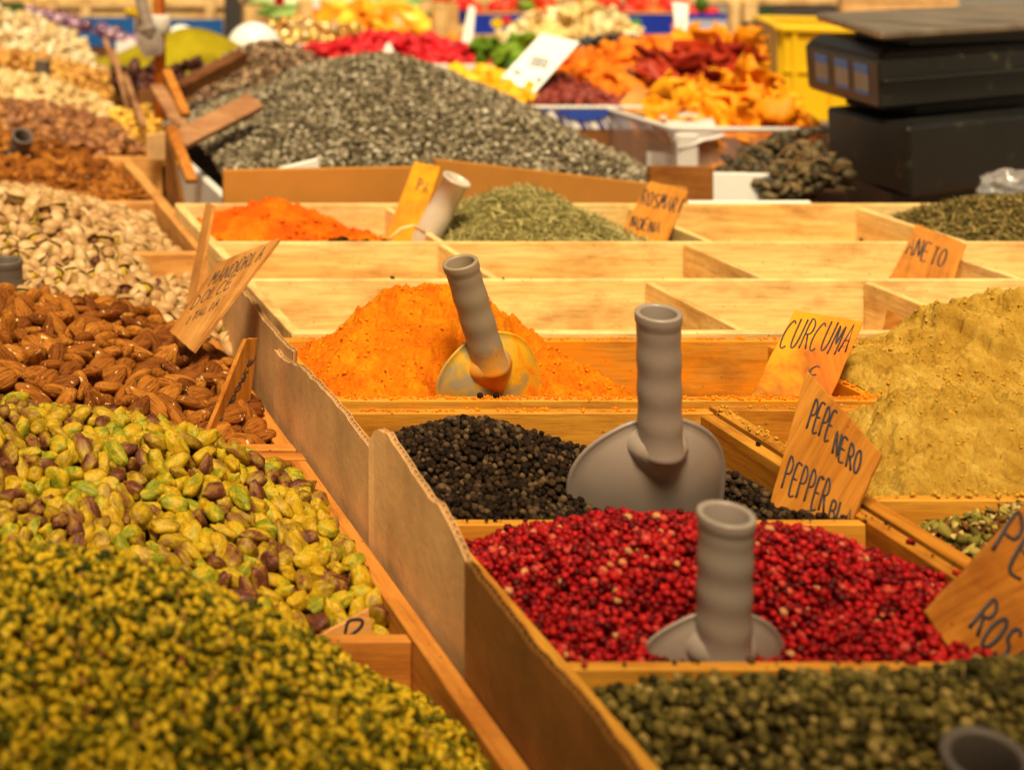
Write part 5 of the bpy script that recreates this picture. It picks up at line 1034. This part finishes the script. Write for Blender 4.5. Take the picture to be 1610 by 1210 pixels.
# ------------------------------------------------------------------ left middle: yellow powder, dates, bowls
fyp = Field([(.52,3.95,-.02),(.62,4.1,.03),(.72,4.25,.10),(.78,4.3,.128),(.85,4.3,.12),(.93,4.25,.07),(1.0,4.15,.02),(.6,3.95,-.01),(.95,3.98,-.02),(.6,4.5,.02),(.78,4.6,.08),(.98,4.5,.03),(.78,4.05,.04)], amp=.004, freq=20, seed=41)
powder_heap('yellow_powder_heap', 'blurred olive-yellow powder heap behind the wooden post', fyp, (.55, 1.0, 3.98, 4.6), POW_Y, .008, 12, 0)
DA = fruit_mat('dates', (.035, .010, .008), (.07, .020, .015), (.12, .04, .03), rough=.3, obj=False)
fda2 = Field([(.53,3.6,.01),(.6,3.65,.035),(.70,3.7,.04),(.78,3.75,.02),(.53,3.85,.04),(.75,3.9,.05),(.7,3.55,.0)], amp=.01, freq=10, seed=42)
grains('dates', 'dark glossy dates in front of the yellow powder heap', 'dates', fda2, (.52, .80, 3.56, 3.96), .034, nut_tmpl(2, .045, .024, .020, taper=.1, amp=.2), (1, 1, 1), DA, 92, layers=2, tilt=.5, sheet=DA)
slab('date_box', 'brown cardboard box edge below the dates', [W(218,142,3.5), W(300,134,3.5), W(300,210,3.5), W(218,210,3.5)], .01, BROWNC, 'box')
YR = fruit_mat('yellow_raisins', (.62, .32, .03), (.80, .46, .06), (.86, .60, .14), obj=False)
grains('yellow_raisins', 'small patch of yellow raisins left of the wooden post', 'dried fruit', Field([(.47,3.1,-.02),(.56,3.1,-.015),(.48,3.4,.02),(.6,3.4,.02)], amp=.006, freq=16), (.455, .535, 3.05, 3.42), .018, bumpy(1, .3, 1.5), (.014, .009, .008), YR, 93, layers=2, sheet=YR)
slab('carton_corner', 'pale carton corner below the yellow raisins', [W(234,212,2.98), W(262,208,3.0), W(262,252,3.0), W(234,252,2.98)], .008, CARDB, 'box')
BOWL = plain('white_bowl', (.86, .84, .80, 1), rough=.25, var=.02)
def bowl(label, c, r, h, up=False):
    c = Vector(c); pr = [(r*math.cos(a), h*math.sin(a)) for a in [math.pi/2*i/12 for i in range(13)]]; pr = pr[::-1] if up else pr
    o = MB().lathe(Matrix.Translation(c), [(max(.0004, x), z) for x, z in pr] + [], 32).build('white_bowl', BOWL, smooth=True, loc=tuple(c)); return tag(o, label, 'bowl', 'white bowls')
bowl('white upturned bowl beside the gold wrapped sweets', W(400, 80, 4.60), .082, .085)
bowl('small white upturned bowl behind the yellow powder', W(285, 64, 4.95), .05, .05)
GOLDW = attr_mat('gold_wrappers', [(0, (.45, .20, .03)), (.5, (.78, .46, .10)), (1, (.9, .74, .45))], rough=.22, spec=.8, nscale=60, bstr=.8, bscale=120); GOLDW.node_tree.nodes['Principled BSDF'].inputs['Metallic'].default_value = .5
grains('wrapped_sweets', 'shiny gold wrapped sweets right of the white bowl', 'sweets', Field([(1.05,4.9,.03),(1.25,4.95,.085),(1.35,4.95,.07),(1.15,4.75,.04),(1.42,4.8,.03),(1.45,5.0,.05),(1.1,5.0,.08)], amp=.01, freq=10, seed=2), (1.17, 1.45, 4.76, 5.0), .040, bumpy(2, .5, 2), (.024, .018, .016), GOLDW, 94, layers=2, sheet=GOLDW)
OR = fruit_mat('orange_fruit', (.62, .16, .01), (.74, .22, .012), (.8, .3, .03), obj=False)
grains('orange_peel', 'orange fruit heap below the white bowl', 'dried fruit', Field([(.90,4.40,.0),(1.15,4.40,.005),(.9,4.52,.02),(1.15,4.52,.02)], amp=.01, freq=9, seed=3), (.92, 1.14, 4.38, 4.50), .03, bumpy(1, .5, 1.6), (.022, .016, .012), OR, 95, layers=2, sheet=OR)
slab('white_tray', 'white tray edge under the gold wrapped sweets', [W(452,70,4.62), W(560,70,4.62), W(560,120,4.62), W(452,120,4.62)], .01, WHITEP, 'tray')
slab('white_carton', 'white carton edge behind the hanging scoop', [W(182,66,5.02), W(214,64,5.0), W(214,92,5.0), W(182,92,5.02)], .01, PAPER, 'box')
GR = attr_mat('glossy_grapes', [(0, (.09, .02, .06)), (.5, (.22, .08, .16)), (1, (.46, .28, .38))], rough=.12, spec=.9, nscale=30, bstr=.05)
fgr = Field([(.42,5.1,.105),(.50,5.12,.10),(.60,5.12,.065),(.70,5.12,.035),(.8,5.1,.01),(.42,5.3,.11),(.6,5.3,.07),(.8,5.3,.03)], amp=.02, freq=8, seed=5)
rs_ = np.random.default_rng(5); q_ = poisson((.40, .78, 5.07, 5.22), .04, rs_); gm = nmesh('grape', *[ico(3)[0]*.021, ico(3)[1]], attr_mat('grape_skin', [(0, (.09, .02, .06)), (.5, (.22, .08, .16)), (1, (.46, .28, .38))], rough=.12, spec=.9, nscale=30, bstr=.05, obj=True))
for p_ in q_:
    o = newobj('grape', gm); o.location = (p_[0], p_[1], float(fgr(np.array([p_[0]]), np.array([p_[1]]))[0])); tag(o, 'glossy purple round sweet beyond the pale cashews', 'sweet', 'purple sweets at the upper left')
heap_sheet('grape_bed', fgr, (.40, .79, 5.065, 5.25), GR, .02, drop=.012); tag(bpy.data.objects['grape_bed'], 'purple sweets underneath the visible ones', 'sweet', None, 'stuff')

# ------------------------------------------------------------------ far background: crates of fruit and vegetables
LW = wood('light_crate_wood', srgb(240, 206, 150), srgb(228, 188, 126), srgb(206, 160, 98), axis='z')
BLUEC = plain('blue_crate', (.010, .035, .42, 1), rough=.5, var=.1, nscale=3); BLUEL = plain('sky_blue_label', (.012, .10, .36, 1), rough=.5, var=.1, nscale=3)
YEL = plain('yellow_plastic', (.82, .50, .010, 1), rough=.4, var=.08, nscale=4); YEB = fruit_mat('bananas', (.80, .52, .01), (.86, .60, .012), (.88, .66, .03), obj=False)
DKP = plain('dark_upright', (.05, .045, .045, 1), rough=.6)
def far_crate(label, x0, x1, Y, z0, z1, uprights, panel=None, dep=.32):
    e = empty('produce_crate', (x0, Y, z0), label, 'crate', 'produce crates at the back')
    part(MB().box((x0, Y+.012, z0), (x1, Y+.022, z1-.03)), 'back_boards', LW, e); part(MB().box((x0, Y, z1-.03), (x1, Y+.011, z1)), 'rail', LW, e, bevel=.002)
    for u in uprights: part(MB().box((u, Y-.014, z0), (u+.035, Y-.001, z1+.015)), 'upright', LW, e, bevel=.003)
    for x in (x0, x1-.01): part(MB().box((x, Y+.023, z0), (x+.01, Y+dep, z1)), 'end_board', LW, e)
    if panel:
        part(MB().box((x0+.01, Y-.019, panel[0]), (x1-.01, Y-.0145, panel[1])), 'printed_panel', panel[2], e)
    return e
tz = ZR - .125
far_crate('light wooden crate with blue panel and yellow fruit, far left', .46, .82, 5.5, tz, ZR+.135, (.50, .62), (ZR-.03, ZR+.072, BLUEL))
far_crate('light wooden crate with blue panel behind the hanging scoop', .835, 1.13, 5.5, tz, ZR+.135, (.84, 1.06), (ZR-.03, ZR+.066, BLUEL))
grains('bananas', 'yellow fruit behind the blue panels of the wooden crates', 'fruit', Field([(.4,5.55,.06),(1.13,5.55,.06),(.4,5.9,.08),(1.13,5.9,.08),(.75,5.75,.10)], amp=.02, freq=4), (.46, 1.12, 5.53, 5.8), .06, nut_tmpl(2, .14, .04, .036, taper=.1, amp=.1, bend=.5), (1, 1, 1), YEB, 96, layers=1, tilt=.3)
slab('dark_upright', 'dark grey metal upright right of the blue panels', [W(355,-40,5.4), W(377,-40,5.4), W(377,110,5.4), W(355,110,5.4)], .03, DKP, 'post')
bx = empty('stacked_boxes', W(440, 40, 5.6), 'light box with a red and blue label among brown bags in the back', 'box')
part(MB().box((W(385,0,5.6).x, 5.6, tz), (W(410,0,5.6).x, 5.64, W(0,10,5.6).z)), 'end_post', LW, bx); part(MB().box((W(411,0,5.6).x, 5.605, tz), (W(432,0,5.6).x, 5.8, W(0,18,5.6).z)), 'brown_side', CARDB, bx)
part(MB().box((W(432,0,5.6).x, 5.6, W(0,24,5.6).z), (W(447,0,5.6).x, 5.61, W(0,-10,5.6).z)), 'red_label', RD, bx); part(MB().box((W(432,0,5.6).x, 5.6, W(0,38,5.6).z), (W(447,0,5.6).x, 5.61, W(0,24.5,5.6).z)), 'blue_label', BLUEC, bx)
slab('brown_bag', 'brown bag behind the white bowl', [W(385,-6,5.9), W(500,-20,5.9), W(500,60,5.9), W(385,60,5.9)], .05, plain('bag_brown', srgb(128, 92, 72), rough=.8, nscale=6, var=.5), 'bag')
far_crate('light wooden crate holding orange peppers, left end of it', 1.38, 1.95, 5.35, tz, ZR+.05, (1.40, 1.85), None)
part_ = empty('crate_end', (1.38, 5.3, tz), 'tall pale wooden crate end left of the orange peppers', 'crate end', 'pale crate ends')
part(MB().box((W(472,0,5.2).x, 5.2, tz), (W(492,0,5.2).x, 5.24, W(0,0,5.2).z)), 'post', LW, part_, bevel=.003); part(MB().box((W(493,0,5.2).x, 5.21, W(0,16,5.2).z), (W(505,0,5.2).x, 5.23, W(0,-4,5.2).z)), 'board', PAPER, part_, bevel=.003)
part_ = empty('crate_end', (1.8, 5.2, tz), 'tall pale wooden crate end right of the orange peppers', 'crate end', 'pale crate ends')
part(MB().box((W(683,0,5.1).x, 5.1, tz), (W(705,0,5.1).x, 5.14, W(0,6,5.1).z)), 'post', LW, part_, bevel=.003); part(MB().box((W(664,0,5.1).x, 5.11, W(0,18,5.1).z), (W(682,0,5.1).x, 5.13, W(0,4,5.1).z)), 'board', LW, part_, bevel=.003); part(MB().box((W(706,0,5.1).x, 5.15, tz), (W(730,0,5.1).x, 5.17, W(0,8,5.1).z)), 'side_board', LW, part_, bevel=.003)
OP = [fruit_mat('orange_pepper', (.70, .20, .008), (.84, .40, .015), (.9, .62, .06), rough=.25)]
fop = Field([(1.38,5.15,.0),(1.80,5.15,.0),(1.38,5.4,.08),(1.55,5.4,.11),(1.72,5.4,.10),(1.82,5.4,.05),(1.6,5.2,.04)], amp=.012, freq=6, seed=9)
pm = meshes(nut_tmpl(3, .16, .052, .046, taper=.3, amp=.35, fr=1.3, bend=.15), 'yellow_orange_pepper', OP[0])
pieces('yellow_orange_pepper', 'long glossy yellow-orange pepper heaped between the pale crate ends', 'pepper', 'yellow and orange peppers in the back', fop, (1.38, 1.80, 5.12, 5.45), .062, pm, 97, tilt=.3, layers=(0, .8), T_=.03, bed=OP[0])
LK = fruit_mat('leeks', (.10, .24, .03), (.34, .50, .14), (.74, .80, .52), rough=.4)
flk = Field([(1.4,5.5,.08),(1.9,5.5,.08),(1.4,5.9,.11),(1.9,5.9,.11),(1.65,5.7,.12)], amp=.01, freq=6, seed=10)
lm = meshes(nut_tmpl(2, .34, .045, .04, taper=.2, amp=.2, bend=.05), 'leek', LK); rs_ = np.random.default_rng(11)
for k in range(26):
    o = newobj('leek', lm[k % 4]); x_, y_ = rs_.uniform(1.42, 1.78), rs_.uniform(5.5, 5.85); o.location = (x_, y_, float(flk(np.array([x_]), np.array([y_]))[0])); o.rotation_euler = (0, rs_.uniform(-.15, .1), rs_.uniform(-.3, .3)); tag(o, 'pale to dark green leek lying above the orange peppers', 'leek', 'leeks at the top edge')
# blue fruit crates along the top
def fruit_crate(label, x0, x1, Y, z0, z1):
    e = empty('blue_fruit_crate', (x0, Y, tz), label, 'crate', 'blue printed fruit crates')
    part(MB().box((x0, Y, z0), (x1, Y+.006, z1)), 'front_panel', BLUEC, e, bevel=.001); fpn = COL.objects[-1]; part(MB().box((x0, Y+.0005, tz), (x1, Y+.006, z0-.0005)), 'lower_panel', CARDB, e)
    part(MB().box((x0, Y+.007, tz), (x0+.006, Y+.42, z1)), 'side_panel', BLUEC, e); part(MB().box((x1-.006, Y+.007, tz), (x1, Y+.42, z1)), 'side_panel', BLUEC, e)
    part(MB().box((x0+.001, Y-.003, z1-.008), (x1-.001, Y-.0005, z1)), 'rim_strip', CARDB, e)
    cols = [(.78, .55, .01, 1), (.70, .03, .02, 1), (.05, .32, .03, 1), (.72, .20, .02, 1), (.45, .06, .03, 1), (.80, .62, .10, 1), (.12, .35, .05, 1)]
    for rep in (.14, .57):
        for i, c_ in enumerate(cols):
            cx = x0 + (x1-x0)*rep + i*.030; cz = (z0+z1)/2 + .010*math.sin(i*2.1); k = 14; rr = .020 if i != 0 else .026
            lo = [Vector((cx + rr*math.cos(2*math.pi*j/k), Y-.0012-.0004*i, cz + rr*.75*math.sin(2*math.pi*j/k))) for j in range(k)]
            part(MB().prism(lo, [p + Vector((0, .0011+.0004*i, 0)) for p in lo]), 'printed_fruit', M_FR[i], fpn)
    return e
M_FR = [plain('fruit_print_%s' % n_x, c_, var=.05) for n_x, c_ in zip(('yellow', 'red', 'green', 'orange', 'brown', 'cream', 'leaf'), [(.78, .55, .01, 1), (.70, .03, .02, 1), (.05, .32, .03, 1), (.72, .20, .02, 1), (.45, .06, .03, 1), (.80, .62, .10, 1), (.12, .35, .05, 1)])]
zf = lambda py, Y: W(0, py, Y).z
fruit_crate('blue crate with printed fruit behind the pale chips', W(738,0,5.6).x, W(1058,0,5.6).x, 5.6, zf(54,5.6), zf(19,5.6))
BWP = plain('white_blue_panel', (.45, .50, .72, 1), rough=.5, var=.2, nscale=10)
e = empty('white_blue_crate', (W(1085,0,5.6).x, 5.6, tz), 'white crate with blue rim left of the yellow plastic crate', 'crate'); xl, xr = W(1080,0,5.6).x, W(1150,0,5.6).x
part(MB().box((xl, 5.6, zf(60,5.6)), (xr, 5.606, zf(30,5.6))), 'front_panel', BWP, e); part(MB().box((xl, 5.598, zf(29.5,5.6)), (xr, 5.606, zf(22,5.6))), 'rim_strip', BLUEC, e); part(MB().box((xl, 5.6, tz), (xr, 5.606, zf(60.5,5.6))), 'lower_panel', PAPER, e)
TOM = fruit_mat('tomatoes', (.60, .02, .012), (.70, .07, .015), (.74, .22, .02), rough=.2); tomm = meshes(nut_tmpl(3, .075, .07, .062, taper=0, amp=.15), 'tomato', TOM)
fto = Field([(2.0,5.65,.065),(3.1,5.65,.065),(2.0,6.0,.10),(3.1,6.0,.10),(2.5,5.85,.085)], amp=.01, freq=6, seed=1)
pieces('tomato', 'red to orange round fruit heaped above the blue printed crates', 'tomato', 'round red fruit at the top edge', fto, (2.04, 2.96, 5.66, 5.98), .082, tomm, 98, tilt=1, layers=(0,), T_=.05, bed=OR)
gpm = meshes(nut_tmpl(2, .09, .06, .05, taper=.2, amp=.4), 'green_pepper_fruit', fruit_mat('green_peppers', (.04, .10, .01), (.08, .20, .02), (.2, .3, .03), rough=.25))
pieces('green_pepper', 'dark green pepper lying among the red fruit at the top edge', 'pepper', 'green peppers at the top edge', fto, (2.1, 3.0, 5.68, 5.95), .22, gpm, 99, tilt=1, layers=(-.6,), T_=.05)
part_ = empty('crate_end', (W(1150,0,5.3).x, 5.3, tz), 'pale wooden crate end with two posts beside the yellow plastic crate', 'crate end', 'pale crate ends')
part(MB().box((W(1150,0,5.3).x, 5.3, tz), (W(1165,0,5.3).x, 5.33, zf(2,5.3))), 'post', LW, part_, bevel=.003); part(MB().box((W(1172,0,5.3).x, 5.3, zf(36,5.3)), (W(1192,0,5.3).x, 5.33, zf(2,5.3))), 'post', LW, part_, bevel=.003)
part(MB().box((W(1148,0,5.3).x, 5.335, zf(6,5.3)), (W(1215,0,5.3).x, 5.35, zf(-2,5.3))), 'rail', LW, part_, bevel=.003)
slab('dark_green_crate', 'dark green crate side between the pale posts and the yellow crate', [W(1160,34,5.5), W(1215,8,5.5), W(1215,140,5.5), W(1160,140,5.5)], .02, plain('dark_green', (.02, .05, .02, 1), rough=.6), 'crate')
Ya = 4.3; o_ = W(1232, 0, Ya); ye = empty('yellow_crate', (o_.x, Ya, tz), 'bright yellow open plastic crate behind the black scale', 'crate'); ye.rotation_euler = (0, 0, math.radians(-21))
hh = zf(44, Ya) - tz; cw, cd = .56, .40
MB().box((0, 0, 0), (cw, .012, hh-.012)).build('front_wall', YEL, ye, bevel=.003); MB().box((-.012, -.014, hh-.0115), (cw+.012, .014, hh+.006)).build('front_rim', YEL, ye, bevel=.004)
for u_ in (.02, .11, .20, .29, .38, .47): MB().box((u_, -.009, .01), (u_+.012, -.0005, hh-.013)).build('rib', YEL, ye, bevel=.002)
MB().box((0, -.006, hh*.52), (cw, -.001, hh*.56)).build('groove_band', YEL, ye)
for x_ in (-.012, cw+.0005):
    MB().box((x_, .015, 0), (x_+.0115, cd, hh-.012)).build('side_wall', YEL, ye, bevel=.003); MB().box((x_-.008, .0145, hh-.0115), (x_+.02, cd, hh+.006)).build('side_rim', YEL, ye, bevel=.003)
MB().box((-.012, cd+.0005, 0), (cw+.012, cd+.012, hh-.012)).build('back_wall', YEL, ye, bevel=.003); MB().box((-.02, cd+.0005, hh-.0115), (cw+.02, cd+.024, hh+.006)).build('back_rim', YEL, ye, bevel=.003)
# far row behind everything: more crates so that the eye never meets empty air
FARG = fruit_mat('far_greens', (.05, .10, .02), (.14, .20, .04), (.40, .40, .16), obj=False); FARC = [LW, FARG, plain('far_grey_box', (.30, .28, .27, 1), rough=.7), plain('far_dark', (.06, .05, .05, 1), rough=.7), CARDB]
rsx = random.Random(21)
x = .0; i = 0
DESC = ['first', 'second', 'third', 'fourth', 'fifth', 'sixth', 'seventh', 'eighth', 'ninth', 'tenth']
while x < 4.9 and i < 10:
    wd = rsx.uniform(.42, .56); m_ = FARC[i % 5]; h_ = ZR + rsx.uniform(.27, .33)
    e = empty('stacked_crate', (x, 7.2, tz), 'stack of crates barely seen at the top edge, %s from the left' % DESC[i], 'crate', 'stacked crates in the last row')
    for k in range(3):
        zz0 = tz + k*(h_-tz)/3; zz1 = tz + (k+1)*(h_-tz)/3 - .008
        part(MB().box((x, 7.2, zz0), (x+wd-.02, 7.24, zz1)), 'front_board', m_ if k != 1 else LW, e, bevel=.003)
    part(MB().box((x, 7.241, tz), (x+wd-.02, 7.6, h_-.01)), 'body', m_, e, bevel=.003)
    x += wd; i += 1
